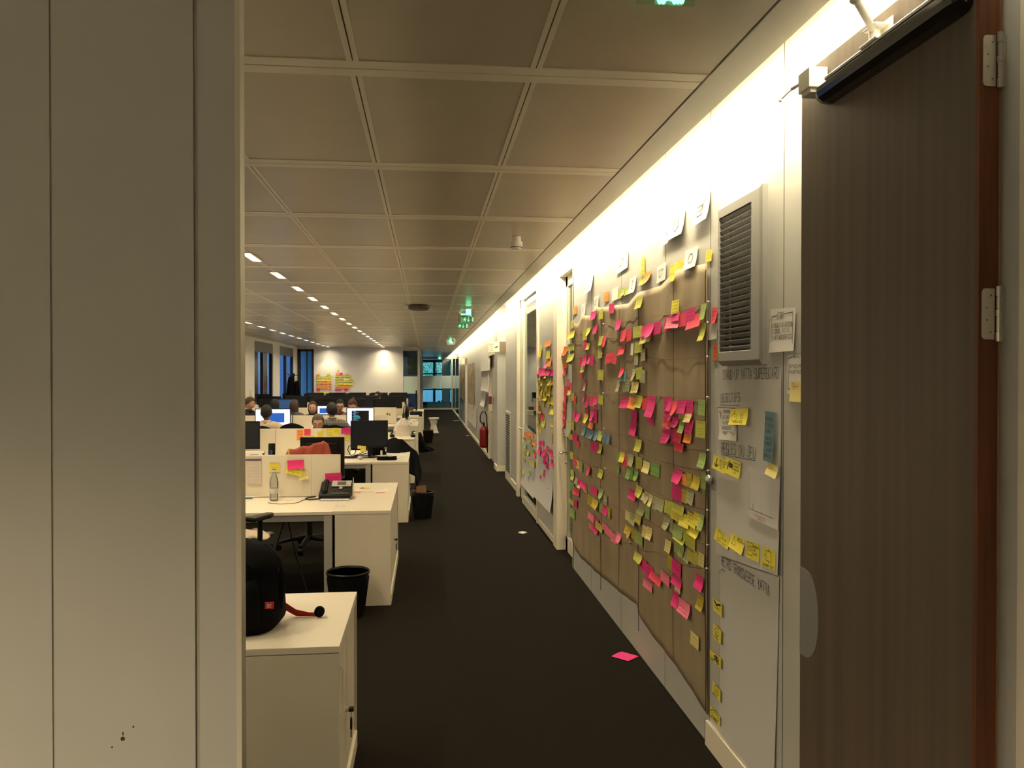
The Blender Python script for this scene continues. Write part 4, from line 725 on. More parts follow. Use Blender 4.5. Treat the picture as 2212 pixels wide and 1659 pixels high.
TXT = {0: [('15', .58, .40, .3, .1), ('MINUTES', .3, .12, .14, .07)], 1: [('SAVOIR', .08, .82, .07, .13), ('SI NOUS', .08, .70, .07, .12), ('AVONS', .08, .58, .07, .13), ('COMPRIS', .08, .42, .07, .12), ('COMMENT', .08, .32, .07, .12), ('L AIDER', .08, .2, .07, .12), ('DEMAIN', .08, .08, .07, .13)],
 4: [('ENLEVEZ', .45, .78, .1, .07), ('LE LISTING', .42, .6, .1, .055), ('DU MUR', .45, .42, .1, .07), ('ICI', .48, .24, .1, .07)], 5: [('PLAN DE', .56, .8, .09, .06), ('CLASSE', .56, .6, .09, .06), ('SI BESOIN', .5, .4, .09, .05), ('ICI', .6, .2, .09, .06)], 6: [('9H', .15, .6, .3, .3)],
 7: [('SORTIE?', .15, .1, .12, .1)], 8: [('DEMO', .5, .82, .1, .1), ('ELEVE', .5, .68, .1, .1)], 9: [('BESOIN', .55, .72, .1, .07), ('DE', .6, .52, .1, .07), ('QUOI', .56, .32, .1, .08)], 10: [('QUAND-OU?', .1, .06, .11, .09)], 11: [('TOUTE', .15, .34, .1, .12)], 12: [('NAMES', .1, .12, .1, .13)], 13: [('MODE ZEN', .05, .26, .09, .11), ('EST LA', .1, .10, .09, .12)], 14: [('BOF', .1, .03, .1, .2)], 15: [('SUPER', .1, .03, .09, .14)]}
PLAIN = {c: note_mat('plain_'+NAME[c].replace(' ', '_'), NOTE[c], False) for c in 'YyB'}
for i, (c, y, z, w, h) in enumerate(CL):
    tl = math.atan2(0, 1); x = XW-(.0175 if i in (3,) else .0145)-(.003 if i == 1 else 0)
    if i in (1,): h = .19; w = .085
    if i == 6: x = XW-.008
    b = MB()
    cv = (.18, .03, .05, .25, .10, .10, .08, .14, .22, .05, .04, .02, .03, .02, .02, .03)[i]*h
    fn = lambda a, j: (-cv*(1-j)**2, -(a-.5)*w, (j-1)*h)
    b.grid(fn, 4, 6)
    me = b.mesh('sticky_note', PLAIN[c], True); o = bpy.data.objects.new('sticky_note', me); C.objects.link(o); o.location = (x, y, z+h/2); o.rotation_euler = (R((-3, 2, 4, 6, 4, 3, 0, 6, 3, -2, -3, 0, 3, -3, 4, 0)[i]), 0, 0)
    o['label'] = clab[i]; o['category'] = 'sticky note'
    k = MB(); PT = lambda u, v: tuple(Vector(fn(u, v))+Vector((-.0012, 0, 0)))
    if i in DRAW:
        for st in DRAW[i][0]: lines(k, [PT(*p) for p in st], DRAW[i][1])
    for tx, u, v, hh_, ww_ in TXT.get(i, ()):
        mbt = MB(); n0 = len(k.v)
        write(k, tx, (0, u, v), (0, 1, 0), (0, 0, 1), hh_, ww_, 1e-9, (-1, 0, 0))
        # re-lay the strokes onto the curled sheet
        seg = k.v[n0:]; fs = k.f[-(len(seg)//4):]; del k.v[n0:]; del k.f[-len(fs):]; del k.m[-len(fs):]
        for s_ in range(0, len(seg), 4):
            a = seg[s_]; c2 = seg[s_+2]; strip(k, PT(a[1], a[2]), PT(c2[1], c2[2]), .0016 if i else .0018, (-1, 0, 0))
    if k.v: k.build('drawing', M_ink if i not in (3, 6) else M_inkr, o)

# return-air grille on the column
t = thing('wall_grille', 'tall grey louvred air grille mounted on the column above the flip charts', 'vent', (XW, 3.30, 1.755))
dp = .042; yl, yr = onX(1550, 600, XW-dp)[0]-3.30, onX(1658, 600, XW)[0]-3.30; yf = onX(1640, 600, XW-dp)[0]-3.30
z1_, z0_ = 2.465-1.755, 0.010
b = MB()
# bevelled surround: four mitred profiles
outer = [(yl, z0_), (yr, z0_), (yr, z1_), (yl, z1_)]; s1 = -1 if yr < yl else 1
yi = onX(1622, 600, XW-dp)[0]-3.30
inn = [(yl+s1*.015, z0_+.06), (yi, z0_+.06), (yi, z1_-.06), (yl+s1*.015, z1_-.06)]
mid = [(yl+s1*.003, z0_+.02), (yf, z0_+.02), (yf, z1_-.02), (yl+s1*.003, z1_-.02)]
vv = [(0, *p) for p in outer]+[(-dp*.5, *p) for p in outer]+[(-dp, *p) for p in mid]+[(-dp, *p) for p in inn]+[(-.01, *p) for p in inn]
ff = [(r*4+k, r*4+(k+1)%4, (r+1)*4+(k+1)%4, (r+1)*4+k) for r in range(4) for k in range(4)]
b.add(vv, ff); b.build('surround', M_grille, t, bevel=.002)
b = MB(); b.box(-.012, inn[0][0], inn[0][1], -.004, inn[1][0], inn[2][1]); b.build('back_plate', M_dark, t)
b = MB(); n = 23
for k in range(n):
    z = inn[0][1]+(inn[2][1]-inn[0][1])*(k+.5)/n
    b.add([(-dp+.004, inn[0][0], z+.009), (-dp+.004, inn[1][0], z+.009), (-.014, inn[1][0], z-.004), (-.014, inn[0][0], z-.004), (-dp+.004, inn[0][0], z+.0075), (-dp+.004, inn[1][0], z+.0075), (-.014, inn[1][0], z-.0055), (-.014, inn[0][0], z-.0055)], [(0, 1, 2, 3), (7, 6, 5, 4), (0, 4, 5, 1)])
b.build('louvres', M_grille, t)
b = MB()
for fy in (.28, .90): yy = inn[0][0]+(inn[1][0]-inn[0][0])*fy; b.box(-dp+.012, yy-.002, inn[0][1], -dp+.018, yy+.002, inn[2][1])
b.build('upright_bars', M_grille, t)
b = MB(); ya2, z_a = onX(1656, 600, XW)[0], 1.80; b.box(XW-.0008, ya2-.003, 1.80, XW+.001, ya2+.003, 2.40); struct(b, 'trim_6', M_dark)
# door-knob like stop on a small plate
t = thing('magnetic_catch', 'round steel knob on a small plate low at the near edge of the board', 'knob', (XW, 3.57, 1.25))
b = MB(); b.box(-.004, -.06, -.05, 0, .045, .05); b.build('plate', M_greymet, t, bevel=.002)
b = MB(); b.ball((-.02, .03, -.005), (.018, .02, .024), 14); b.build('knob', M_steel, t, smooth=True)
# low air grille and other small things further along
t = thing('wall_grille', 'white slotted air grille low on the wall beside the far glazed door', 'vent', (XW+.035, 13.25, .12))
b = MB(); b.box(-.02, -.40, 0, 0, .40, 1.02); b.build('surround', M_wall, t, bevel=.004)
b = MB()
for k in range(24): b.box(-.024, -.34, .05+k*.039, -.0195, .20, .05+k*.039+.022)
b.build('slots', M_dark, t)
# ---------------------------------------------------------------- ceiling fittings
def ceiling_light(x, y, label, group, on=True):
    t = thing('ceiling_light', label, 'light', (x, y, HC), 0, group)
    b = MB(); b.box(-.05, -.26, -.004, .05, .26, .0); b.build('frame', M_strip, t, bevel=.001)
    b = MB(); b.box(-.034, -.23, -.006, .034, .23, -.0035); b.build('diffuser', M_lamp, t)
    return t
PW = 7.8
for k in range(22):
    y = 2.05+1.216*k
    ceiling_light(-1.44, y, 'small rectangular ceiling light in the row over the desks, '+ORD[k]+' from the camera', 'ceiling lights over the desks')
    area('desk_row_lamp', (-1.44, y, HC-.02), .07, .54, PW, (1, .80, .52), (0, 0, 0), 150)
for k in range(21):
    y = 3.2+1.216*k
    ceiling_light(-3.27, y, 'small rectangular ceiling light in the row by the windows, '+ORD[k]+' from the camera', 'ceiling lights by the windows')
    area('window_row_lamp', (-3.27, y, HC-.02), .07, .54, PW*.7, (1, .82, .56), (0, 0, 0), 150)
for x, nm in ((-3.28, 'left'), (-1.42, 'right')):      # two wall-wash spots at the end wall
    l = bpy.data.lights.new('wall_spot', 'SPOT'); l.energy = 30; l.color = (1, .80, .45); l.spot_size = R(92); l.spot_blend = .55; l.shadow_soft_size = .05
    o = bpy.data.objects.new('wall_spot', l); C.objects.link(o); o.location = (x, 27.66, 2.68)
    t = thing('recessed_spot', 'recessed round spot in the ceiling at the %s pool of light on the end wall' % nm, 'light', (x, 27.66, HC))
    b = MB(); b.lathe([(.05, -.006), (.065, -.006), (.065, 0), (.05, 0)], n=16); b.build('rim', M_white, t); b = MB(); b.cyl((0, 0, -.004), (0, 0, -.002), .048); b.build('lens', M_lamp, t)
def smoke(x, y, label, s=1):
    t = thing('smoke_detector', label, 'smoke detector', (x, y, HC))
    b = MB(); b.lathe([(.0, 0), (.030*s, 0), (.032*s, -.035*s), (.042*s, -.037*s), (.042*s, -.056*s)][::-1], n=20); b.build('base', M_white, t, smooth=False)
    b = MB(); b.lathe([(0, -.092*s), (.022*s, -.090*s), (.034*s, -.080*s), (.042*s, -.070*s), (.0425*s, -.058*s), (.0, -.058*s)], n=20); b.build('head', M_white, t)
    b = MB()
    for k in range(20): a = 6.283*k/20; b.box(.0375*s*math.cos(a)-.003, .0375*s*math.sin(a)-.003, -.0775*s, .0375*s*math.cos(a)+.003, .0375*s*math.sin(a)+.003, -.068*s)
    b.build('vents', M_dark, t)
smoke(.637, 5.72, 'white round smoke detector on the ceiling, nearest to the camera')
smoke(.66, 12.6, 'small white smoke detector beside the hanging exit signs'); smoke(.70, 21.2, 'small white smoke detector far down the corridor ceiling')
def exit_sign(x, y, z, w, h, label, on=True):
    t = thing('exit_sign', label, 'exit sign', (x, y, HC))
    b = MB(); b.box(-w*.42, -.02, -.03, w*.42, .02, 0); b.build('housing', M_white, t, bevel=.003)
    b = MB(); b.box(-w*.22, -.018, -.115 if y < 12 else -.05, w*.22, -.008, -.03); b.build('led_glow', M_led, t)  # LED drawn taller on the near sign to stand in for its reflected glow
    zt = z-HC; b = MB(); b.box(-w/2, -.003, zt-h, w/2, .003, -.03); b.build('acrylic_panel', M_acryl, t)
    p = MB(); p.box(-w/2, -.006, zt-h, w/2, -.0035, zt); g = p.build('green_face', M_green, t)
    p = MB(); yy = -.0068; k = h
    def L(*pts, lw=.10): lines(p, [(-w/2+a*k, yy, zt-h+c*k) for a, c in pts], lw*k, (0, -1, 0))
    p.cyl((-w/2+.42*k, yy, zt-h+.80*k), (-w/2+.42*k, yy+.001, zt-h+.80*k), .08*k, n=10)
    L((.35, .66), (.30, .42), lw=.16); L((.30, .42), (.48, .34), (.44, .12)); L((.28, .44), (.20, .26), (.06, .24)); L((.36, .66), (.52, .52), (.60, .60)); L((.32, .66), (.18, .62), (.14, .46))
    cx = w/k*.5; L((cx, .85), (cx, .2), lw=.12); L((cx-.2, .45), (cx, .15), (cx+.2, .45), lw=.12)
    p.box(w/2-.40*k, yy, zt-.85*k, w/2-.10*k, yy+.001, zt-.12*k); p.build('pictogram', M_signw, g)
    return t
exit_sign(.60, 11.6, 2.575, .165, .085, 'hanging green running-man exit sign over the corridor, the bright nearer one')
exit_sign(.562, 12.45, 2.535, .155, .08, 'dim green reflection of the bright exit sign, built as a second hanging sign')  # solid panel standing in for the bright sign's reflection
t = thing('exit_sign', 'clear exit sign panel with glowing green lights at the top edge of the photo', 'exit sign', (.61, 2.0, HC), 0)
b = MB(); b.box(-.14, -.03, -.005, .14, .03, 0); b.build('housing', M_white, t)
b = MB(); b.box(-.085, -.004, -.052, .065, .004, -.005); b.build('acrylic_panel', M_acryl, t)
b = MB(); rr = random.Random(2)
for k in range(7): b.ball((-.026+.0095*k, -.006, -.030-rr.uniform(0, .010)), (.008, .006, .016), 8)
b.build('led_cluster', M_led, t, smooth=True)
for x, y, lb in ((.66, 21.9, 'pale exit light with green glow far along the corridor ceiling'), (.66, 40.5, 'farthest small green exit light above the glass partition')):
    t = thing('emergency_light', lb, 'light', (x, y, HC))
    b = MB(); b.poly([(-.14, 0, 0), (.14, 0, 0), (.10, 0, -.14), (-.10, 0, -.14)], (0, .05, 0)); b.build('housing', M_white, t)
    b = MB(); b.ball((0, -.015, -.05 if y < 30 else -.09), (.05, .02, .04), 8); b.build('lamp', M_led, t)
t = thing('ceiling_device', 'flat dark brown fixture hanging just under the ceiling tiles mid-corridor', 'ceiling fixture', (-.10, 11.4, HC))
b = MB(); b.lathe([(.0, -.06), (.13, -.06), (.16, -.035), (.16, -.02), (.13, 0), (0, 0)], n=16, sx=1, sy=1.6); b.build('body', mat('brown_fixture', (.10, .065, .04), .6), t)
b = MB(); b.box(-.21, -.12, -.035, -.13, .12, -.030); b.box(.12, -.1, -.05, .20, .1, -.045); b.build('flap', M_white, t)

# signs standing out from the wall beside the far doors
def flag_sign(y, u0, u1, v0, v1, label):
    x0, z1 = onY(u0, v0, y); _, z0 = onY(u0, v1, y); x1 = onY(u1, v0, y)[0]
    t = thing('room_sign', label, 'sign', (x0, y, z0)); w = x1-x0; h = z1-z0
    b = MB(); b.box(0, 0, 0, w, .02, h); b.build('plate', M_creamtop, t, bevel=.002)
    b = MB(); cx = w*.27; lines(b, [(cx+.03*math.cos(a*.628), -.001, h*.42+.03*math.sin(a*.628)) for a in range(11)], .006, (0, -1, 0)); b.box(cx-.05, -.001, h*.72, cx+.05, 0, h*.76); b.box(cx-.04, -.001, h*.15, cx+.04, 0, h*.18)
    if w > .2: b.add([(w*.52, -.0012, h*.36), (w*.72, -.0012, h*.36), (w*.92, -.0012, h*.56), (w*.70, -.0012, h*.56)], [(0, 1, 2, 3)])
    b.build('symbols', mat('sign_print', (.12, .11, .09), .6), t)
    b = MB(); b.box(w, .004, 0, w+.21, .018, h); b.build('brown_panel', mat('sign_brown', (.22, .17, .11), .6), t)
flag_sign(14.5, 1055, 1079, 738, 760, 'cream sign with symbols and brown panel projecting above the extinguisher')
flag_sign(26.0, 992, 1004, 774, 787, 'small cream sign with brown panel projecting far down the right wall')

# fire extinguisher on the right wall
t = thing('fire_extinguisher', 'red fire extinguisher with black hose hanging on the right wall', 'fire extinguisher', (1.20, 16.98, .22))
M_red = mat('extinguisher_red', (.20, .010, .010), .35)
b = MB(); b.lathe([(0, 0), (.06, .0), (.085, .02), (.09, .05), (.09, .36), (.085, .40), (.05, .44), (.03, .46), (0, .46)], n=20); b.build('cylinder', M_red, t, smooth=True)
b = MB(); b.cyl((0, 0, .45), (0, 0, .52), .02); b.box(-.015, -.08, .50, .015, .05, .52); b.box(-.012, -.09, .53, .012, .04, .545); b.build('valve', M_black, t)
b = MB(); b.tube([(-.03, -.02, .50)]+[(-.03-.085*math.sin(a), -.06, .62-.12*math.cos(a)) for a in [k*.42-2.6+math.pi for k in range(0)]]+[(-.08, -.06, .56), (-.08, -.08, .68), (-.04, -.09, .76), (.02, -.09, .76), (.05, -.09, .68), (.06, -.09, .5), (.07, -.09, .3), (.07, -.08, .02), (.07, -.08, -.10)], .012); b.build('hose', M_black, t, smooth=True)
b = MB(); lines(b, [(-.092, -.03, .1), (-.094, 0, .14), (-.092, .02, .24)], .03, (-1, 0, 0)); b.build('label', M_paper, t)
b = MB(); b.box(.08, -.05, .30, .105, .05, .36); b.build('wall_bracket', M_black, t)
b = MB(); b.box(1.25, 16.2, 1.16, 1.305, 16.5, 1.32); b.build('alarm_box', M_red, label='small red alarm box on the wall above the extinguisher', cat='alarm box')
# papers hanging on the far stretch of the right wall
for k, (u0, u1, v0, v1, m_, lb, cu) in enumerate(((1040, 1060, 755, 801, M_flip, 'loose white sheets high on the wall left of the projecting sign', .02), (1041, 1058, 806, 845, M_flip, 'curling white sheets below the topmost loose sheets', .03), (1041, 1050, 840, 877, M_flip, 'lowest long white sheet above the extinguisher', .05),
      (1012, 1025, 785, 874, M_kraft, 'brown paper board full of notes far down the right wall', .01), (994, 1004, 790, 862, M_kraft, 'farthest brown paper board beside the glass bay', .01), (1011, 1030, 872, 915, M_flip, 'pale sheet low on the wall under the far brown board', .01), (1049, 1056, 850, 888, mat('grey_sheet', (.25, .24, .22), .7), 'grey sheet pinned directly above the extinguisher hose', .01))):
    y0, y1 = onX(u0, 813)[0], onX(u1, 813)[0]; ym = (u0+u1)/2; d = (y0+y1)/2
    z1 = H+(813-v0)*d/F; z0 = H+(813-v1)*d/F
    sheet('kraft_paper' if m_ is M_kraft else 'paper_sheet', [(y0, z1), (y1, z1), (y1, z0), (y0, z0)], XW-.006, m_, lb, cu)

# ---------------------------------------------------------------- desks, cabinets, partitions
def cabinet(x1, y0, y1, w, label, key=True, ht=.715):
    t = thing('storage_cabinet', label, 'cabinet', (x1-w/2, (y0+y1)/2, 0)); a, c = -w/2, w/2; d = (y1-y0)/2
    b = MB(); b.box(a, -d, ht-.026, c+.002, d, ht); b.build('worktop', M_creamtop, t, bevel=.002)
    b = MB(); b.box(a, -d+.002, .0, c, -d+.022, ht-.028); b.box(a, d-.022, 0, c, d-.002, ht-.028); b.box(a, -d+.002, 0, a+.02, d-.002, ht-.028); b.box(a, -d+.02, .05, c-.02, d-.02, .07); b.box(c-.12, -d+.022, ht-.045, c, d-.022, ht-.028)
    b.build('carcass', M_cream, t, bevel=.0015)
    b = MB(); b.box(c-.030, -d+.02, .0, c+.004, d-.02, .075); b.build('plinth', M_cream, t, bevel=.002)
    b = MB(); b.box(c-.05, -d+.03, .08, c-.045, d-.03, ht-.05); b.build('dark_gap', M_dark, t)
    n = 2 if y1-y0 > 1 else 1
    for k in range(2):
        p0 = -d+.024+(2*d-.048)*k/2; p1 = -d+.024+(2*d-.048)*(k+1)/2-.02
        b = MB(); b.box(c-.022, p0, .08, c-.008, p1, ht-.05); dr_ = b.build('door', M_cream, t, bevel=.002)
        if k == 0:
            b = MB(); b.tube([(c-.008, p0+.10, ht-.12), (c+.002, p0+.10, ht-.13), (c+.002, p0+.10, ht-.30), (c-.008, p0+.10, ht-.31)], .003, 6); b.build('handle', M_creamtop, dr_)
            b = MB(); b.cyl((c-.01, p1-.05, .35), (c+.008, p1-.05, .35), .010); lk = b.build('lock', M_steel, dr_, smooth=False)
            if key:
                b = MB(); b.box(c+.006, p1-.062, .343, c+.026, p1-.038, .357); b.tube([(c+.016, p1-.05, .35), (c+.016, p1-.052, .315)], .0015, 5); b.box(c+.012, p1-.062, .27, c+.020, p1-.044, .315); b.box(c+.014, p1-.056, .235, c+.018, p1-.050, .272); b.build('key', M_black, dr_, bevel=.001)
    return t
xr = lambda u, d: (u-921)*d/F*.9945
CX = {2: -.268, 3: -.218, 4: -.195, 5: -.178, 6: -.10, 7: -.08}
PY = {2: 6.13, 3: 9.60, 4: 13.12, 5: 16.57, 6: 20.0, 7: 23.4}
row = ['nearest', 'second', 'third', 'fourth', 'fifth', 'sixth', 'farthest']
cabinet(-.325, 3.06, 3.83, .80, 'cream cabinet in the foreground with the black backpack on top')
cl = {2: 'long cream cabinet behind the near wastebasket, with desk phone papers on top', 3: 'cream cabinet with black tray on top, behind the phone desk', 4: 'cream cabinet carrying the white plastic bag', 5: 'cream cabinet just beyond the white plastic bag', 6: 'far cream cabinet piled with clutter beside the white stool', 7: 'farthest cream cabinet at the aisle'}
for k in range(2, 8): cabinet(CX[k], PY[k], PY[k]+1.60, .43, cl[k], k < 4)
def desk(label, loc, w=1.6, dp=.78):
    t = thing('desk', label, 'desk', loc, 0, 'office desks in rows'); a = w/2
    b = MB(); b.box(-a, 0, .688, a, dp, .713); b.build('desktop', M_creamtop, t, bevel=.002)
    for x in (-a, a-.06):
        for y in (.005, dp-.065): b = MB(); b.box(x, y, 0, x+.06, y+.06, .686); b.build('leg', M_legmet, t, bevel=.002)
    b = MB(); b.box(-a+.06, .008, .642, a-.06, .03, .686); b.box(-a+.06, dp-.03, .642, a-.06, dp-.008, .686); b.build('crossbeam', M_greymet, t)
    b = MB(); b.box(-a+.2, .36, .60, a-.2, .44, .64); b.build('cable_tray', M_black, t)
    return t
D0 = None
for k in range(2, 8):
    xe_ = CX[k]-.432
    for j, nm in enumerate(('beside its cabinet', 'by the windows')):
        for s_, sn in ((0, 'near'), (.82, 'far')):
            x = xe_-.8-1.61*j; lb = 'cream desk %s, %s side of the %s desk row' % (nm, sn, row[k-2] if k < 7 else 'farthest')
            if D0 is None: D0 = desk(lb, (x, PY[k]+s_, 0))
            else: dup(D0, (x, PY[k]+s_, 0), None, lb)
def screen(x0, x1, y, label, seams=(), z1=1.063, gr=None):
    t = thing('desk_screen', label, 'desk partition', ((x0+x1)/2, y, .713)); a = (x1-x0)/2
    b = MB(); b.box(-a, -.012, .012, a, .012, z1-.713, 0)
    for s_ in seams: b.box(s_-t.location.x-.001, -.0125, .0, s_-t.location.x+.001, -.0118, z1-.713, 1)
    b.build('panel', [M_creamtop, mat('seam', (.4, .36, .28), .6)], t, bevel=.002)
    for s_ in (-a+.25, a-.20):
        b = MB(); b.box(s_-.02, -.022, 0, s_+.02, .018, .03); b.cyl((s_, -.024, .035), (s_, -.012, .035), .008, n=10); b.build('clamp', M_white, t)
screen(-2.3, -.72, 6.93, 'cream desk partition behind the water bottle and phone', (-.958,))
screen(-3.95, -2.32, 6.93, 'cream desk partition nearest row, by the windows')
screen(-1.88, -.955, 10.41, 'cream desk partition with a row of coloured notes, second row'); screen(-2.85, -1.885, 10.41, 'plain cream partition second row behind the dark bottle')
screen(-3.95, -2.86, 10.41, 'cream partition second row, nearest the windows')
for k, y, sg in ((4, 13.93, 'third'), (5, 17.38, 'fourth'), (6, 20.81, 'fifth'), (7, 24.21, 'sixth')):
    xe_ = CX[k]-.435; screen(xe_-1.6, xe_-.02, y, 'cream desk partition by the aisle in the %s row' % sg); screen(xe_-3.2, xe_-1.62, y, 'cream desk partition by the windows in the %s row' % sg)

# ---------------------------------------------------------------- monitors
M_off = mat('screen_off', (.010, .014, .024), .25); M_on = mat('screen_white', (.1, .1, .1), .4, emit=(.82, .9, 1), es=1.5)
M_blue = mat('screen_blue', (0, 0, 0), .4, emit=(.02, .12, .50), es=.75); M_code = mat('screen_dark', (.004, .006, .012), .3); M_txt = mat('screen_text', (0, 0, 0), .4, emit=(.1, .5, .55), es=.8)
M_txt2 = mat('screen_text_violet', (0, 0, 0), .4, emit=(.25, .3, .8), es=.8); M_dull = mat('screen_dull_blue', (.02, .04, .09), .3, emit=(.03, .09, .22), es=.5)
def monitor(label, x, y, ztop, w, h, rz=0, mode='off', group=None):
    t = thing('monitor', label, 'monitor', (x, y, .714), rz, group); z1 = ztop-.714; z0 = z1-h; a = w/2
    b = MB(); b.box(-a, -.012, z0, a, .008, z1); b.box(-a*.7, .008, z0+h*.15, a*.7, .035, z1-h*.15); b.build('casing', M_black, t, bevel=.004)
    b = MB(); yy = -.0135; b.box(-a+.014, yy, z0+.022, a-.014, yy+.003, z1-.014, 0)
    W = w-.028; Hh = h-.036; X = -a+.014; Z = z0+.022
    if mode == 'docs': b.box(X+W*.36, yy-.001, Z+Hh*.28, X+W*.84, yy, Z+Hh*.80, 1)
    if mode == 'code':
        b.box(X+W*.17, yy-.001, Z, X+W*.83, yy, Z+Hh*.88, 1); r2 = random.Random(4)
        for k in range(16):
            z = Z+Hh*(.84-.05*k); x0_ = X+W*(.20+.03*(k%3)); b.box(x0_, yy-.002, z, x0_+W*r2.uniform(.08, .30), yy-.001, z+Hh*.022, 2+(k % 3 == 1))
    mats = {'off': [M_off], 'docs': [M_on, M_blue], 'code': [M_on, M_code, M_txt, M_txt2], 'blue': [M_dull], 'white': [M_on, M_blue]}[mode]
    if mode == 'white': b.box(X+W*.15, yy-.001, Z+Hh*.1, X+W*.8, yy, Z+Hh*.75, 1)
    b.build('display', mats, t)
    b = MB(); b.cyl((0, .05, .01), (0, .045, z0+h*.45), .022); b.box(-.05, .03, z0+h*.35, .05, .05, z0+h*.55); b.build('stand', M_black, t)
    b = MB(); b.lathe([(.0, 0), (.12, 0), (.12, .008), (.03, .016), (0, .016)], (0, .05, 0), 20, sy=.8); b.build('base', M_black, t)
    return t
monitor('large switched-off monitor with yellow notes below it on the second desk row', xr(798, 10.05), 10.15, 1.175, .455, .335, R(3), 'off')
monitor('dark monitor cut by the white wall edge on the second desk row', xr(531, 9.9)-.05, 10.12, 1.175, .46, .34, 0, 'off')
mb_ = monitor('black monitor behind the red jacket and the near partition', xr(702, 7.45)-.02, 7.55, 1.165, .40, .36, R(177), 'off')
monitor('lit monitor showing a blue window in front of the man in the cream shirt', xr(592, 13.45)+.02, 13.58, 1.195, .57, .335, 0, 'docs')
monitor('lit monitor showing dark code with white margins', xr(779, 13.45), 13.58, 1.205, .455, .33, 0, 'code')
monitor('small lit screen with blue window beside the long-haired woman', xr(701, 16.95), 17.1, 1.115, .26, .20, 0, 'white')
monitor('monitor showing dull blue picture behind the dark-haired heads', xr(626, 16.95), 17.1, 1.25, .43, .27, 0, 'blue')
monitor('black monitor at the left beside the window pillar', xr(582, 20.3), 20.2, 1.29, .36, .26, R(180), 'off')
proto = None; cnt = 0; rr = random.Random(8)
for (y, far, k) in ((17.9, 1, 5), (20.4, 0, 6), (21.35, 1, 6), (23.8, 0, 7), (24.8, 1, 7)):
    n = 0; x = CX[k]-.75
    while x > -3.9:
        zt = rr.uniform(1.19, 1.25); lb = 'black monitor in the %s of the %s row, %s from the aisle' % ('far side' if far else 'near side', row[k-2], ORD[n])
        if not (k == 5 and -3.3 < x < -2.6):
            if proto is None: proto = monitor(lb, x, y, 1.23, .50, .31, R(180), 'off', 'black monitors crowding the far desk rows')
            else: dup(proto, (x, y, .714), R(180 if far else 0)+rr.uniform(-.12, .12), lb)
            cnt += 1
        n += 1; x -= rr.uniform(.56, .66)
# round dark monitor seen edge-on (aisle cabinet)
t = thing('desk_fan', 'black oval desk fan seen from its side on the aisle cabinets', 'fan', (xr(877, 16.6), 16.75, .715))
b = MB(); M = Matrix.Translation((0, 0, .27)) @ Matrix.Rotation(R(90), 4, 'Y') @ Matrix.Rotation(R(8), 4, 'X'); b.lathe([(0, -.05), (.10, -.045), (.165, -.02), (.17, 0), (.165, .02), (.10, .05), (0, .06)], n=24, M=M); b.build('cage', M_black, t, smooth=True)
b = MB(); b.lathe([(.166, -.006), (.1745, -.006), (.1745, .006), (.166, .006)], n=24, M=M); b.build('rim', M_steel, t)
b = MB(); b.cyl((-.055, 0, .02), (-.055, 0, .24), .022); b.box(-.07, -.03, .17, .0, .03, .22); b.lathe([(0, 0), (.10, 0), (.09, .02), (0, .025)], (-.05, 0, 0), 16); b.build('stand', M_black, t)

# ---------------------------------------------------------------- chairs
def chair(label, x, y, rz, back_top=1.0, arms=True, group='black office chairs'):
    t = thing('office_chair', label, 'chair', (x, y, 0), rz, group)       # faces +y locally
    b = MB(); b.grid(lambda i, j: ((i-.5)*.48*(1-.12*abs(j-.5)), (j-.5)*.46, .47+.02*math.sin(math.pi*i)*math.sin(math.pi*j)+.03*abs(i-.5)), 8, 8); b.build('seat', M_fabric, t, smooth=True, solid=.06)
    h = back_top-.58
    b = MB(); b.grid(lambda i, j: ((i-.5)*(.44-.10*j*j), -.22-.05*j-.05*(1-4*(i-.5)**2)+.0, .58+h*j-(.05*(2*i-1)**2*j)), 8, 8); b.build('backrest', M_mesh, t, smooth=True, solid=.035)
    b = MB(); b.tube([(0, -.05, .44), (0, -.26, .46), (0, -.30, .60), (0, -.29, .72)], .022); b.build('back_support', M_black, t)
    if arms:
        for s_ in (-1, 1):
            b = MB(); b.tube([(s_*.20, 0, .45), (s_*.28, 0, .47), (s_*.285, 0, .69)], .018); a_ = b.build('armrest', M_black, t)
            b = MB(); b.poly([(s_*.285-.045, -.12, .69), (s_*.285+.045, -.12, .69), (s_*.285+.048, .06, .69), (s_*.285+.02, .13, .69), (s_*.285-.035, .12, .69)], (0, 0, .03)); b.build('pad', M_black, a_, bevel=.012)
    b = MB(); b.cyl((0, 0, .09), (0, 0, .44), .026); b.build('column', M_black, t)
    for k in range(5):
        a = 1.2566*k+.3; c, s_ = math.cos(a), math.sin(a); b = MB(); b.tube([(0, 0, .115), (.16*c, .16*s_, .105), (.30*c, .30*s_, .075)], [.030, .022, .016]); f = b.build('foot', M_black, t)
        b = MB(); b.cyl((.30*c-.02*s_, .30*s_+.02*c, .03), (.30*c+.02*s_, .30*s_-.02*c, .03), .03, n=12); b.build('caster', M_black, f)
    return t
ch = chair('black office chair nearest the camera, its armrest over the near desk edge', -1.40, 5.86, R(-25), 1.0)
ch.scale = (1, 1, 1.06)
def ch2(label, x, y, rz, sc=1): o = dup(ch, (x, y, 0), rz, label); o.scale = (1, 1, sc); return o
ch2('black office chair whose wheeled base shows under the near phone desk', -1.16, 8.25, R(172)); ch2('black office chair behind the man in the cream shirt', xr(585, 12.5), 12.35, R(0))
ch2('empty black office chair with rounded back before the third desk row', xr(646, 12.4), 12.45, R(-6), 1.03)
ch2('office chair of the man in the checked shirt', xr(731, 12.6), 12.5, 0); ch2('office chair of the man bending over the second desk row', xr(694, 11.7), 11.95, R(180)); ch2('office chair of the woman with long hair', xr(680, 15.5), 15.6, R(180)); ch2('office chair behind the person with glasses', xr(737, 15.9), 16.0, R(180))
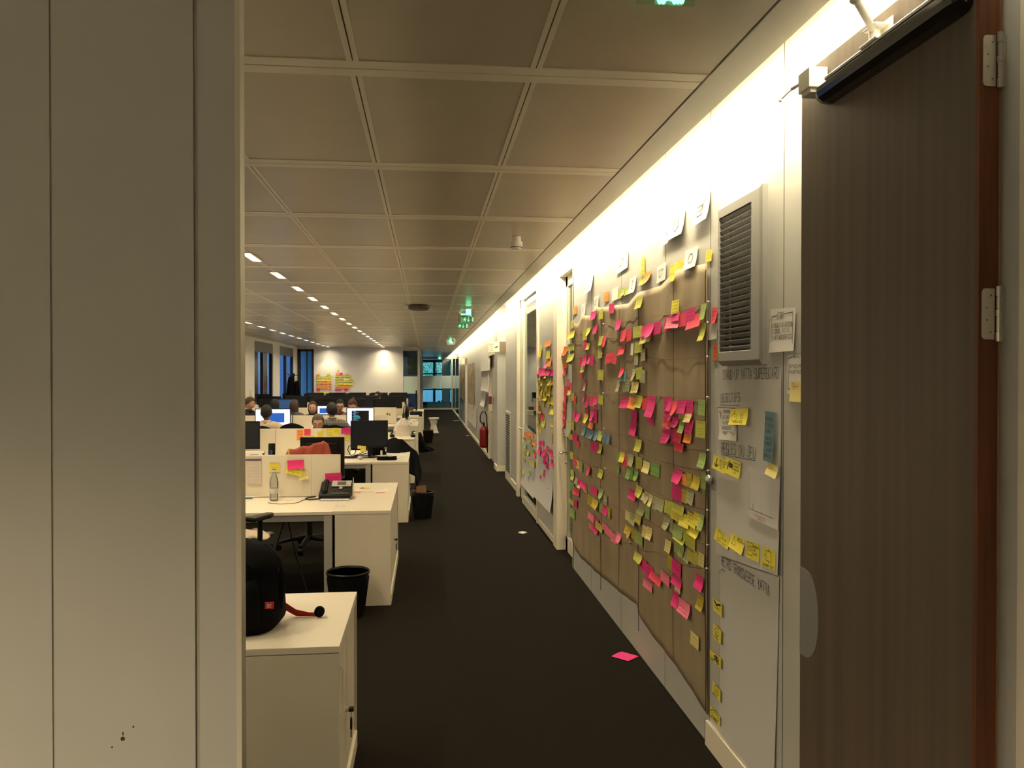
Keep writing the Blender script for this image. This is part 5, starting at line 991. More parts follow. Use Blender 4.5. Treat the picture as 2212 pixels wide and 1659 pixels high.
ch2('office chair under the auburn-haired person', xr(766, 15.2), 15.3, R(180))

# ---------------------------------------------------------------- people (seated, built facing -y)
def skin_mesh(nodes, edges, sub=1, root=0):
    me = bpy.data.meshes.new('tmp'); me.from_pydata([n[0] for n in nodes], edges, []); o = bpy.data.objects.new('tmp', me); C.objects.link(o)
    m = o.modifiers.new('k', 'SKIN'); m.use_smooth_shade = True
    sv = me.skin_vertices[0].data
    for i, n in enumerate(nodes): r_ = n[1]; sv[i].radius = (r_, r_) if not isinstance(r_, tuple) else r_
    sv[root].use_root = True
    s_ = o.modifiers.new('s', 'SUBSURF'); s_.levels = sub; s_.render_levels = sub
    dg = bpy.context.evaluated_depsgraph_get(); dg.update(); ev = o.evaluated_get(dg); m2 = bpy.data.meshes.new_from_object(ev)
    vs_ = [tuple(v.co) for v in m2.vertices]; fs = [tuple(p.vertices) for p in m2.polygons]
    bpy.data.objects.remove(o); bpy.data.meshes.remove(me); bpy.data.meshes.remove(m2); return vs_, fs
def head_fn(i, j, s=1, grow=0):
    a = 2*math.pi*i; ph = math.pi*j; x = math.sin(ph)*math.sin(a); y = -math.sin(ph)*math.cos(a); z = -math.cos(ph)
    rx, ry, rz_ = .075+grow, .094+grow, .115+grow; X, Y, Z = x*rx, y*ry, z*rz_
    if z < 0: X *= 1-.30*(-z)**1.3; Y = Y*(1-.20*(-z))-.012*(-z)
    if grow == 0:
        f = max(0, -y); nx = math.exp(-(X/.012)**2)*f
        Y -= nx*.020*math.exp(-((Z+.018)/.018)**2)+nx*.012*math.exp(-((Z-.005)/.02)**2)
        Y -= .006*f*math.exp(-(X/.022)**2)*math.exp(-((Z+.060)/.012)**2)
        for e in (-1, 1): Y += .010*f*math.exp(-((X-e*.030)/.014)**2)*math.exp(-((Z-.010)/.012)**2)
        Y -= .006*f*math.exp(-((Z-.032)/.010)**2)*math.exp(-(X/.05)**2)
    return X, Y, Z
def person(label, x, y, rz, skinm, shirt, hairm, lean=.0, pitch=0, yaw=0, hair='short', glasses=False, tall=0, wide=1):
    t = thing('person', label, 'person', (x, y, 0), rz)
    L_ = lean; zc = .97+tall-.35*L_*L_*4
    sh = (0, -L_, zc-.02); nb = (0, -L_*1.2, zc+.055); nt_ = (0, -L_*1.3-.012, zc+.105)
    N = [((0, 0, .55), .105), ((0, -.02-L_*.3, .70), .105), ((0, -L_*.75, .88), .115), (sh, .10), (nb, .056), (nt_, .050)]
    E = [(0, 1), (1, 2), (2, 3), (3, 4), (4, 5)]
    def chain(start, pts):
        p = start
        for q, r_ in pts: N.append((q, r_)); E.append((p, len(N)-1)); p = len(N)-1
        return p
    hands = []
    arms = {}; legs = {}
    for s_ in (-1, 1):
        k0 = len(N); w = chain(3, [((s_*.10*wide, -L_, zc), .062), ((s_*.185*wide, -L_, zc-.035*wide), .056), ((s_*.235*wide, -L_-.06, zc-.22), .045), ((s_*.20, -L_*.6-.30, .765), .034), ((s_*.18, -L_*.5-.40, .755), .028), ((s_*.175, -L_*.5-.45, .752), (.036, .016))]); arms[s_] = list(range(k0, len(N)))
        bx, by, bz = N[w][0]
        for f in range(4): fx = bx+(f-1.5)*.019; ln = (.062, .075, .070, .055)[f]; chain(w, [((fx, by-.035, bz+.004), .0085), ((fx+s_*0, by-.035-ln*.55, bz-.002), .008), ((fx, by-.035-ln*.9, bz-.016), .0065)])
        chain(w-1 if False else w, [((bx-s_*.036, by+.004, bz), .010), ((bx-s_*.052, by-.028, bz-.008), .008)])
        k0 = len(N); a_ = chain(0, [((s_*.10, -.02, .53), .095), ((s_*.13, -.30, .525), .075), ((s_*.135, -.45, .515), .062), ((s_*.135, -.46, .30), .052), ((s_*.135, -.44, .10), .038), ((s_*.14, -.50, .045), .036), ((s_*.145, -.60, .035), .028)]); legs[s_] = list(range(k0, len(N)))
    vs_, fs = skin_mesh(N, E)
    b = MB(); b.add(vs_, fs, 0)
    HM = Matrix.Translation((nt_[0], nt_[1]-.012, nt_[2]+.085)) @ Matrix.Rotation(yaw, 4, 'Z') @ Matrix.Rotation(pitch, 4, 'X')
    b.grid(lambda i, j: head_fn(i, j), 32, 24, 0, M=HM)
    for e in (-1, 1):
        b.ball((e*.030, -.078, .010), (.013, .009, .009), 10, 1, HM); b.ball((e*.030, -.0855, .010), (.005, .0035, .005), 8, 2, HM)
        b.box(e*.030-.016, -.0935, .027, e*.030+.016, -.086, .032, 2, HM); b.ball((e*.075, .002, -.005), (.010, .018, .030), 10, 0, HM)
    b.box(-.022, -.0975, -.0525, .022, -.090, -.046, 3, HM)
    b.build('body', [skinm, M_eye, M_iris, M_lip], t, smooth=True)
    # clothing
    def sub_cloth(ids, extra, nm, m):
        idx = sorted(set(ids)); mp = {k: i for i, k in enumerate(idx)}; NN = []
        for k in idx: p, r_ = N[k]; r_ = r_ if not isinstance(r_, tuple) else r_[0]; NN.append((p, r_*1.0+extra))
        EE = [(mp[a], mp[c]) for a, c in E if a in mp and c in mp]
        v2, f2 = skin_mesh(NN, EE); q = MB(); q.add(v2, f2); return q.build(nm, m, t, smooth=True)
    sub_cloth([0, 1, 2, 3]+arms[-1][:5]+arms[1][:5], .026, 'shirt', shirt)
    sub_cloth([0]+legs[-1][:6]+legs[1][:6], .02, 'trousers', M_jeans)
    q = MB(); zt = nb[2]; q.lathe([(.085, -.02), (.072, .02), (.066, .03)], (nb[0], nb[1], zt), 16); q.build('collar', shirt, t, smooth=True, solid=.004)
    for s_ in (-1, 1): q = MB(); q.ball((s_*.14, -.52, .045), (.05, .13, .045), 12); q.build('shoe', M_black, t, smooth=True)
    # hair: a shell over the skull, open at the face
    r2 = random.Random(label); q = MB(); lo = {'short': .05, 'long': -.35, 'bun': .02, 'cap': .0}[hair]
    def hf(i, j):
        a = 2*math.pi*i; front = math.cos(a); back = -front
        lim = .73+.015*math.sin(a*9) if front > .62 else .73-.24*min(1, (.62-front)/.5)-(.22*max(0, (.12-front)/1.12))
        if hair == 'long' and front < .3: lim = .14
        jj = lim+(1-lim)*j; X, Y, Z = head_fn(i, jj, grow=.010+.004*r2.random())
        if hair == 'long' and front < .35: k = max(0, 1-j*2.2); Z -= .13*k; X *= 1+.12*k; Y = Y*(1-.2*k)+.02*k
        if j > .3 and hair == 'short': X *= 1+.05*r2.random(); Y *= 1+.05*r2.random(); Z += .010*r2.random()
        return X, Y, Z
    q.grid(hf, 28, 14, M=HM); q.build('hair', hairm, t, smooth=True, solid=.008)
    if hair == 'bun': q = MB(); q.ball((0, .10, .06), .038, 10, M=HM); q.build('hair_bun', hairm, t, smooth=True)
    if glasses:
        q = MB()
        for e in (-1, 1): q.tube([tuple(HM @ Vector((e*.031+.021*math.cos(k*.524), -.1005, .010+.015*math.sin(k*.524)))) for k in range(13)], .0018, 5); q.tube([tuple(HM @ Vector((e*.052, -.100, .012))), tuple(HM @ Vector((e*.080, -.01, .008)))], .0018, 5)
        q.tube([tuple(HM @ Vector((-.010, -.1015, .012))), tuple(HM @ Vector((.010, -.1015, .012)))], .0018, 5); q.build('glasses', M_black, t)
    return t
def hmat(n, c): return mat(n, c, .7, noise=.4, nscale=60, bump=.8, bscale=90, stretch=(1, 1, .25))
H_dark = hmat('hair_dark', (.012, .010, .009)); H_brown = hmat('hair_brown', (.075, .040, .022)); H_grey = hmat('hair_grey_brown', (.13, .105, .08)); H_red = hmat('hair_auburn', (.06, .025, .018))
S_cream = mat('cream_shirt', (.66, .52, .38), .85, bump=.2, bscale=20); S_black = mat('black_jumper', (.012, .012, .014), .9); S_wine = mat('wine_shirt', (.22, .06, .08), .85)
S_grey = mat('grey_jumper', (.10, .10, .11), .9); S_check = mat('grey_check_shirt', (.17, .165, .145), .85)
# woven check on the grey shirt
t_ = S_check.node_tree; co = t_.nodes.new('ShaderNodeTexCoord'); ck = []
for ax in ((1, 0, 0), (0, 0, 1)):
    w = t_.nodes.new('ShaderNodeTexWave'); w.bands_direction = 'X' if ax[0] else 'Z'; w.inputs['Scale'].default_value = 7; t_.links.new(co.outputs['Object'], w.inputs[0]); ck.append(w)
mm = t_.nodes.new('ShaderNodeMath'); mm.operation = 'MAXIMUM'; t_.links.new(ck[0].outputs['Fac'], mm.inputs[0]); t_.links.new(ck[1].outputs['Fac'], mm.inputs[1])
rr_ = t_.nodes.new('ShaderNodeValToRGB'); rr_.color_ramp.elements[0].position = .8; rr_.color_ramp.elements[0].color = (.12, .115, .10, 1); rr_.color_ramp.elements[1].color = (.26, .25, .22, 1)
t_.links.new(mm.outputs[0], rr_.inputs[0]); t_.links.new(rr_.outputs[0], t_.nodes['Principled BSDF'].inputs['Base Color'])
PI = math.pi
person('person in a cream shirt seen from behind, facing the lit blue-window monitor', xr(580, 12.55), 12.62, PI, M_skin3, S_cream, H_dark, .04, R(10), 0, 'short', tall=.0, wide=1.3)
person('person in a grey checked shirt seen from behind near the code monitor', xr(722, 12.75), 12.72, PI+R(12), M_skin, S_check, H_dark, .06, R(10), R(10), 'short', tall=.03, wide=1.12)
person('person with short grey-brown hair bending behind the noted partition', xr(694, 11.6), 11.75, R(-4), M_skin, S_black, H_grey, .12, R(22), R(6), 'short', True, tall=-.07)
person('person with long brown hair facing the camera over the third desk row', xr(680, 15.4), 15.45, R(5), M_skin2, S_black, H_brown, .05, R(8), R(-8), 'long', tall=-.02)
person('person with glasses and dark hair in a wine-red top, facing the camera', xr(737, 15.8), 15.85, R(4), M_skin2, S_wine, H_dark, .06, R(16), R(4), 'short', True, tall=.0)
person('person with auburn hair bowed low, right of the person with glasses', xr(766, 15.1), 15.2, R(-6), M_skin, S_grey, H_red, .08, R(42), R(-10), 'bun', tall=.04)
person('person with brown hair in profile, cut by the white wall edge', xr(539, 15.3), 15.4, R(62), M_skin, S_black, H_brown, .05, R(20), R(10), 'short', tall=.06)
person('person with dark hair seen from behind before the dull blue screen', xr(602, 16.1), 16.0, PI, M_skin, S_black, H_dark, .03, R(6), 0, 'long', tall=.0)
person('person with straight brown hair seen from behind beside the dull blue screen', xr(641, 16.3), 16.25, PI, M_skin, S_grey, H_brown, .03, R(10), 0, 'long', tall=-.02)
person('person with short dark hair peering over the far black monitors', xr(822, 21.9), 21.95, R(-35), M_skin, S_grey, H_dark, .05, R(8), R(-20), 'short', tall=.03)
# ---------------------------------------------------------------- foreground things
M_bag = mat('backpack_nylon', (.004, .004, .005), .85, bump=.35, bscale=250, spec=.12); M_redstrap = mat('red_strap', (.50, .02, .015), .7)
t = thing('backpack', 'black backpack with small red label standing on the foreground cabinet', 'backpack', (-.815, 3.33, .717), R(0))
b = MB()
def bp(i, j):
    a = 2*math.pi*i; z = .355*j
    w = .242*(1-.05*j-.30*max(0, j-.7)**1.5/.3**.5/.3); w *= 1-.45*(max(0, j-.88)/.12)**2; d = .15*(1-.4*(max(0, j-.88)/.12)**2)*(1-.15*j-.6*max(0, j-.75)/.25*.7)
    if j < .1: w *= .88+.12*j/.1; d *= .85+.15*j/.1
    n = 3.2; c, s_ = math.cos(a), math.sin(a); r_ = (abs(c)**n+abs(s_)**n)**(-1/n)
    return (w*r_*c+.006*math.sin(9*z+a*3), d*r_*s_+.004*math.sin(20*z+a*2), z)
b.grid(bp, 40, 24); b.add([bp(k/40, 1) for k in range(40)], [tuple(range(40))]); b.add([bp(k/40, 0) for k in range(40)], [tuple(range(39, -1, -1))]); b.build('main_body', M_bag, t, smooth=True)
b = MB()
def pk(i, j):
    a = math.pi*i; z = .02+.20*j; e = min(1, 6*j, 6*(1-j)); return (-.18*math.cos(a)*(1-.08*j), -.115-.05*e**.5*math.sin(a)**.5, z)
b.grid(pk, 24, 14); b.build('front_pocket', M_bag, t, smooth=True, solid=.004)
b = MB(); b.tube([(-.17, -.135, .22), (-.13, -.125, .28), (0, -.115, .31), (.13, -.125, .28), (.185, -.13, .22)], .003, 6); b.tube([(-.05, 0, .35), (-.03, 0, .375), (.03, 0, .375), (.05, 0, .35)], .008); b.build('zip_and_handle', M_bag, t, smooth=True)
lx, lz = onY(582, 1308, 3.33-.17); lx += .815; lz -= .717
b = MB(); b.box(lx-.016, -.174, lz-.012, lx+.016, -.166, lz+.012, 0); b.build('label_tab', M_redstrap, t, label='small red label')
b = MB(); lines(b, [(lx-.007, -.1748, lz-.006), (lx-.007, -.1748, lz+.006), (lx-.001, -.1748, lz+.006), (lx-.001, -.1748, lz-.006), (lx-.007, -.1748, lz-.006)], .0022, (0, -1, 0)); lines(b, [(lx+.008, -.1748, lz-.006), (lx+.003, -.1748, lz-.006), (lx+.003, -.1748, lz+.006), (lx+.008, -.1748, lz+.006)], .002, (0, -1, 0)); lines(b, [(lx+.003, -.1748, lz), (lx+.007, -.1748, lz)], .002, (0, -1, 0)); b.build('label_mark', M_paper, t.children[-1])
b = MB(); b.tube([(.17, -.02, .33), (.225, -.03, .27), (.245, -.04, .18), (.235, -.03, .08)], [.012, .016, .014, .010]); b.build('side_strap', M_bag, t, smooth=True)
b = MB(); b.box(.228, -.058, .232, .234, -.050, .244); b.build('buckle', M_steel, t)
b = MB()
e0 = Vector(onZ(628, 1323, .73)+(0,)) ; e1 = Vector(onZ(690, 1326, .73)+(0,))
A = Vector((e0.x+.815-.03, e0.y-3.33, .045)); Bq = Vector((e1.x+.815, e1.y-3.33, .010))
for k in range(1): pass
pts = [A, A.lerp(Bq, .35)+Vector((0, 0, -.018)), A.lerp(Bq, .7)+Vector((0, 0, -.012)), Bq]
wd = [.017, .014, .010, .009]
vv = []
for p, w in zip(pts, wd): vv += [tuple(p+Vector((0, 0, w))), tuple(p+Vector((0, .004, -w if p.z-w > .001 else -p.z+.001)))]
b.add(vv, [(0, 2, 3, 1), (2, 4, 5, 3), (4, 6, 7, 5)]); b.build('red_strap', M_redstrap, t, solid=.003)
b = MB(); cx, cy = Bq.x, Bq.y
for k in range(4): b.lathe([(.006+.004*k, -.011), (.009+.004*k, -.011), (.009+.004*k, .011), (.006+.004*k, .011)], (0, 0, 0), 16, 0 if k < 3 else 1, M=Matrix.Translation((cx, cy, .0225)) @ Matrix.Rotation(R(90), 4, 'X'))
b.cyl((cx+.004, cy-.0125, .0225), (cx+.004, cy+.008, .0225), .0155, mi=1); b.build('strap_roll', [M_redstrap, M_fabric], t)

def basket(label, x, y, r, h, bag=False):
    t = thing('wastebasket', label, 'wastebasket', (x, y, 0)); r0 = r*.76
    b = MB(); n = 40
    b.lathe([(0, .002), (r0, 0), (r0+(r-r0)*.5, h*.5), (r*.99, h*.96)], n=n); b.lathe([(r*.975, h*.96), (r0+(r-r0)*.5-.004, h*.5), (r0-.004, .006), (0, .006)], n=n); b.build('mesh_body', M_black, t, smooth=False)
    b = MB()
    for k in range(n): a = 6.283*k/n; b.tube([(r0*math.cos(a), r0*math.sin(a), .01), (r*.995*math.cos(a), r*.995*math.sin(a), h*.86)], .0022, 4, cap=False)
    b.build('ribs', M_mesh, t)
    b = MB(); b.lathe([(r*.97, h*.955), (r*1.03, h*.94), (r*1.04, h*.97), (r*1.01, h), (r*.975, h*.985), (r*.97, h*.955)], n=n); b.build('rim', M_black, t, smooth=True); return t
px, py = onZ(748, 1341, 0); basket('black wire wastebasket in the aisle behind the foreground cabinet', px, py+.13, .150, .325)
px, py = onZ(911, 1123, 0); wb = basket('black wastebasket holding flattened brown cardboard, beside the second cabinet', px+.01, py+.13, .135, .325)
t = thing('cardboard', 'flattened brown cardboard standing in the aisle wastebasket', 'cardboard', (px, py+.11, .05))
b = MB(); b.box(-.045, .0, .0, .075, .006, .345, M=Matrix.Rotation(R(-4), 4, 'Y')); b.box(-.10, .05, 0, .04, .056, .30, M=Matrix.Rotation(R(-6), 4, 'Y')); b.build('sheets', mat('cardboard_brown', (.30, .17, .08), .8), t)
px, py = onZ(925, 957, 0); basket('far black wastebasket standing beside the white stool', px, py+.13, .135, .33)

# white hourglass stool
px, py = onZ(937, 936, 0); b = MB(); b.lathe([(0, 0), (.155, 0), (.155, .012), (.12, .08), (.085, .22), (.085, .26), (.12, .38), (.16, .43), (.165, .45), (.16, .462), (0, .462)], (px, py+.15, 0), 28); b.build('stool', M_white, smooth=False, label='white plastic hourglass stool standing in the aisle', cat='stool', bevel=.002)
# black bag slumped on the floor by the aisle
px, py = onZ(914, 977, 0)
t = thing('duffel_bag', 'black bag slumped on the carpet at the aisle cabinets', 'bag', (px-.02, py+.15, 0))
b = MB(); b.grid(lambda i, j: ((.14*(1-.7*j**1.6)+.012*math.sin(14*i+6*j))*math.cos(6.283*i)-.08*j, (.16*(1-.6*j**2))*math.sin(6.283*i), .44*j), 24, 16); b.build('sack', M_bag, t, smooth=True, solid=.004)
b = MB(); b.tube([(.0, -.1, .12), (.10, -.12, .06), (.2, -.1, .035), (.26, -.06, .05), (.2, -.02, .08), (.1, 0, .1)], .020); b.tube([(-.02, -.1, .3), (-.03, -.17, .22), (0, -.16, .12)], .012); b.build('strap', M_bag, t, smooth=True)

# litter and floor sockets
def floor_note(u, v, c, s_, rz, label):
    x, y = onZ(u, v, 0); b = MB(); M = Matrix.Translation((x, y, .004)) @ Matrix.Rotation(rz, 4, 'Z'); b.grid(lambda i, j: ((i-.5)*s_[0], (j-.5)*s_[1], .004*math.sin(3*i)*j), 4, 4, M=M)
    b.build('sticky_note', PLAIN.get(c) or note_mat('plain_'+c, NOTE[c], False), label=label, cat='sticky note', solid=.0004)
floor_note(1350, 1419, 'K', (.115, .125), R(42), 'coral pink sticky note lying on the dark carpet beside the wall')
floor_note(986, 909, 'W', (.25, .18), R(10), 'scrap of white paper on the carpet far down by the right wall'); floor_note(1011, 941.5, 'W', (.12, .09), R(30), 'small white scrap on the carpet below the far brown boards')
px, py = onZ(1129, 1151, 0); t = thing('floor_socket', 'round pale disc set in the carpet near the glass door', 'floor disc', (px, py, 0))
b = MB(); b.lathe([(0, 0), (.052, 0), (.052, .004), (.046, .007), (0, .007)], n=24); b.build('rim', M_steel, t); b = MB(); b.lathe([(0, .007), (.036, .007), (.036, .010), (0, .010)], n=24); b.build('cap', M_white, t)

# ---------------------------------------------------------------- on the near desk
ZD = .7135
def onD(u, v, z=ZD): return onZ(u, v, z)
px, py = onD(592, 1081)
t = thing('water_bottle', 'clear plastic water bottle standing before the near partition', 'bottle', (px, py, ZD))
M_pet = glass_mat('pet_plastic', (.80, .82, .80), rough=.08)
t_ = M_pet.node_tree; mx_ = next(n for n in t_.nodes if n.type == 'MIX_SHADER'); df_ = t_.nodes.new('ShaderNodeBsdfDiffuse'); df_.inputs[0].default_value = (.8, .8, .76, 1); m2_ = t_.nodes.new('ShaderNodeMixShader'); m2_.inputs[0].default_value = .16
t_.links.new(mx_.outputs[0], m2_.inputs[1]); t_.links.new(df_.outputs[0], m2_.inputs[2]); t_.links.new(m2_.outputs[0], next(n for n in t_.nodes if n.type == 'OUTPUT_MATERIAL').inputs[0])
b = MB(); b.lathe([(.028, 0), (.034, .006), (.035, .03), (.034, .05), (.035, .12), (.036, .15), (.030, .18), (.018, .215), (.014, .225), (.014, .240)], n=24); b.build('bottle_body', M_pet, t, smooth=True)
b = MB(); b.lathe([(.0352, .055), (.0355, .10)], n=24); b.build('paper_label', mat('bottle_label', (.62, .60, .55), .6), t, smooth=True)
b = MB(); b.lathe([(.016, .232), (.016, .250), (0, .250)], n=16); b.build('cap', M_white, t); b = MB(); b.lathe([(.0155, .250), (.0155, .256), (0, .257)], n=16); b.build('cap_top', mat('cap_blue', (.05, .12, .40), .4), t)
# desk phone on a notepad
px, py = onD(726, 1076)
t = thing('notepad', 'white notepad lying under the desk phone', 'notepad', (px+.0, py-.125, ZD), R(-2)); b = MB(); b.box(-.112, -.05, 0, .115, .16, .011); b.build('pages', M_paper, t, bevel=.001)
b = MB()
for k in range(22): b.cyl((-.105+.0098*k, -.052, .006), (-.105+.0098*k, -.045, .011), .0022, n=6)
b.build('spiral', M_dark, t)
t = thing('desk_phone', 'black and silver office phone with handset beside the pink notes', 'phone', (px-.005, py-.085, ZD+.0115), R(-3))
b = MB(); b.poly([(-.125, -.02, 0), (-.125, .14, 0), (-.125, .15, .115), (-.125, .135, .12), (-.125, -.02, .028)], (.255, 0, 0)); b.build('casing', M_black, t, bevel=.006)
PM = Matrix.Translation((.0, -.02, .028)) @ Matrix.Rotation(math.atan2(.092, .155), 4, 'X')   # sloping face
b = MB(); b.box(-.035, .105, .002, .125, .178, .012, M=PM); b.build('silver_fascia', mat('phone_silver', (.50, .49, .46), .4, .3), t, bevel=.003)
b = MB(); b.box(.012, .118, .0125, .082, .160, .0145, M=PM); b.build('lcd', mat('lcd_grey', (.11, .12, .10), .3), t)
b = MB(); b.cyl((.045, .088, .001), (.045, .088, .007), .015, n=18, M=PM); b.build('nav_key', M_steel, t)
b = MB(); b.box(-.025, .01, .001, .122, .035, .004, M=PM)
for i in range(3):
    for j in range(3): b.box(-.024+.02*i, .042+.016*j, .001, -.010+.02*i, .052+.016*j, .005, M=PM)
for i in range(3):
    for j in range(2): b.box(.078+.016*i, .046+.018*j, .001, .088+.016*i, .055+.018*j, .004, M=PM)
b.build('keys', mat('phone_keys', (.05, .05, .05), .3), t)
b = MB(); b.tube([(-.085, .005, .030), (-.085, .02, .058), (-.085, .075, .085), (-.085, .135, .118), (-.085, .155, .12)], [.020, .026, .020, .025, .018], 12); b.build('handset', M_black, t, smooth=True)
b = MB(); b.poly([(.135, .06, .0), (.135, .16, .0), (.135, .12, .155)], (.004, 0, 0)); b.build('paper_prop', M_paper, t)
def cable(label, pts, r, m=M_black, cat='cable'): b = MB(); b.tube(pts, r, 6); return b.build('cable', m, smooth=True, label=label, cat=cat)
cable('thin black cable with plug lying across the near desk', [(*onD(u, v), ZD+.004) for u, v in ((579, 1087), (588, 1089), (605, 1090), (630, 1089), (645, 1086), (655, 1081), (663, 1077.5))], .0022)
cable('thick coiled black cable beside the desk phone', [(*onD(u, v), ZD+.007) for u, v in ((682, 1074), (672, 1076), (662, 1077.5), (660, 1079.5), (668, 1081), (682, 1080), (695, 1079))], .0055)
b = MB(); x0, y0 = onD(531, 1078); b.tube([(x0-.05, y0, ZD+.008), (x0+.04, y0, ZD+.008), (x0+.055, y0, ZD+.006)], [.008, .008, .004], 8); b.build('marker_pen', mat('teal', (.05, .30, .34), .5), smooth=True, label='teal marker pen at the foot of the near partition', cat='pen')
# papers and notes lying on the cabinet
def flat(nm, u, v, w, d, rz, m, label, cat='sticky note', dz=0, z=ZD):
    x, y = onZ(u, v, z); b = MB(); M = Matrix.Translation((x, y, z+.003+dz)) @ Matrix.Rotation(rz, 4, 'Z'); b.grid(lambda i, j: ((i-.5)*w, (j-.5)*d, .0015*math.sin(5*i+3*j)), 4, 4, M=M, uvs=True); return b.build(nm, m, label=label, cat=cat, solid=.0003)
flat('paper_sheet', 803, 1059, .29, .21, 0, NM['W'], 'white sheet with coloured notes lying on the phone cabinet', 'paper')
flat('sticky_note', 769, 1065, .075, .05, R(4), NM['O'], 'orange sticky note lying left on the phone cabinet', dz=.001); flat('sticky_note', 822, 1065, .075, .03, R(4), NM['O'], 'narrow orange sticky note lying right on the phone cabinet', dz=.002)
flat('sticky_note', 792, 1056, .06, .075, R(-8), NM['Y'], 'bright yellow sticky note lying on the phone cabinet papers', dz=.002); flat('sticky_note', 782, 1055, .035, .035, R(40), NM['R'], 'small coral note corner beside the yellow note on the phone cabinet', dz=.001)
flat('sticky_note', 737, 1094, .07, .04, R(2), note_mat('pale_blue_note', (.62, .66, .62), False), 'pale faded strip lying at the near edge of the phone cabinet', dz=.0)
# notes on partitions facing the camera
def front_note(u, v, wpx, hpx, c, y, label, tilt=0, curl=.15, m=None, nm='sticky_note', cat='sticky note'):
    x, z = onY(u, v, y); d = y*.995; w, h = wpx*d/F, hpx*d/F
    b = MB(); M = Matrix.Translation((x, y, z)) @ Matrix.Rotation(tilt, 4, 'Y')
    b.grid(lambda i, j: ((i-.5)*w, -curl*h*(1-j)**2, (j-.5)*h), 4, 5, uvs=True, M=M); return b.build(nm, m or NM[c], smooth=True, label=label, cat=cat)
YS = 6.915
front_note(548, 1016, 31, 57, 'W', YS-.002, 'white printed page pinned on the near partition at the wall edge', 0, .08, note_mat('printed_page', (.66, .58, .52), True, 9, (.35, .30, .28)), 'paper_sheet', 'paper')
x, z = onY(546, 993.5, YS-.0045); b = MB(); b.box(x-.064, YS-.0055, z-.008, x+.070, YS-.004, z+.008); b.build('page_header', mat('header_grey', (.12, .11, .12), .6), label='dark grey heading bar of the printed page on the near partition', cat='paper')
front_note(593, 1010, 21, 20, 'Y', YS-.002, 'yellow sticky note behind the water bottle', 0, .1)
front_note(637, 1012, 33, 27, 'Y', YS-.002, 'crumpled yellow sticky note under the big pink one', R(14), .25); front_note(655, 1027, 20, 18, 'y', YS-.012, 'small pale yellow note hanging lowest in the near partition cluster', R(-14), .35)
front_note(639, 1003, 34, 18, 'K', YS-.010, 'large pink sticky note with curled corner on the near partition', R(-3), .3, note_mat('plain_hotpink', (.85, .05, .24), False))
front_note(720, 1032, 34, 20, 'K', YS-.006, 'pink note with three handwritten lines above the desk phone', R(-3), .1); front_note(713, 1045, 14, 8, 'K', YS-.008, 'small pink note tucked under the handwritten pink note', R(4), .1)
YT = 10.395
for u, v, w, h, c, lb, tl in ((648, 939.5, 13, 22, 'O', 'tall orange note at the left of the second partition', 0), (664, 933.5, 13.5, 14, 'R', 'coral note with writing on the second partition', 0), (697.5, 928.5, 9, 5, 'y', 'tiny yellow strip at the top of the second partition', R(-8)), (692, 939, 13, 12, 'Y', 'square yellow note above the black monitor', 0), (712, 933, 15, 13, 'Y', 'yellow note with writing near the top of the second partition', R(-4)),
      (726, 933, 13, 17, 'Y', 'yellow note right beside the written yellow note', 0), (748, 931, 22, 13, 'K', 'wide pink note at the right end of the second partition', 0), (749, 946, 9, 12, 'Y', 'narrow yellow note below the wide pink note', 0), (675, 944, 9, 5, 'Y', 'sliver of yellow note peeping over the black monitor', 0)):
    front_note(u, v, w, h, c, YT-.003, lb, tl, .1)
x, z = onY(775, 966, 9.98); front_note(776, 966, 7.5, 7, 'y', 10.05, 'pale yellow note hanging below the large switched-off monitor'); front_note(784.5, 970, 11, 13, 'Y', 10.04, 'bright yellow note hanging below the large switched-off monitor', R(6))
# notes on the end wall
M7 = 'LYOKy'
def end_note(u, v, wp, hp, c, n, side): front_note(u, v, wp, hp, c, 27.99, '%s note on the white end wall, %s group, %s from its top left' % (NAME[c], side, ORD[n]), 0, .05)
n = 0
end = MB(); em = [NM[c] for c in 'LYOK']
for x0, x1, y0, y1, c in ((684, 691, 807, 811, 'O'), (706, 713, 806.5, 811, 'L'), (684, 692, 812, 818, 'L'), (693, 699, 813, 818, 'L'), (700, 707, 812.5, 818, 'L'), (708, 716, 812, 818, 'L'), (684, 692, 819, 823, 'Y'), (693, 700, 819, 823, 'Y'), (701, 708, 819, 823, 'Y'), (709, 716, 818, 823, 'Y'), (684, 690, 824, 829, 'L'), (692, 699, 824, 829.5, 'O'), (700, 707.5, 824, 829.5, 'O'), (709, 716, 824, 829, 'O'),
        (684, 691, 830, 839, 'O'), (692, 699, 830, 840, 'O'), (700, 708, 830, 840, 'O'), (709, 716, 830, 835, 'O'), (709, 716, 836, 841, 'O'), (684, 691, 840, 845, 'K'), (684, 707, 846, 850, 'Y'),
        (728, 731, 797, 801, 'Y'), (725, 731, 805, 810, 'O'), (733, 740, 805, 810, 'K'), (745, 753, 806, 810, 'L'), (724, 731, 810, 815, 'L'), (733, 740, 810, 815, 'L'), (741, 757, 810, 814, 'L'), (724, 731, 815, 820, 'L'), (733, 740, 815, 820, 'L'), (755, 762, 817, 821, 'L'), (724, 732, 821, 827, 'L'), (733, 741, 821, 826, 'L'), (742, 763, 821, 826, 'L'),
        (724, 741, 827, 831, 'Y'), (742, 763, 827, 832, 'Y'), (724, 731, 832, 836, 'L'), (732, 739, 832, 840, 'O'), (740, 755, 832, 840, 'O'), (723, 737, 840, 844, 'K'), (744, 751, 840, 844.5, 'K')):
    ax, az = onY(x0, y0, 27.985); cx_, cz_ = onY(x1, y1, 27.985); mi = 'LYOK'.index(c)
    end.grid(lambda i, j: (ax+(cx_-ax)*i, 27.99-.012*(1-j), cz_+(az-cz_)*j), 2, 2, mi, True)
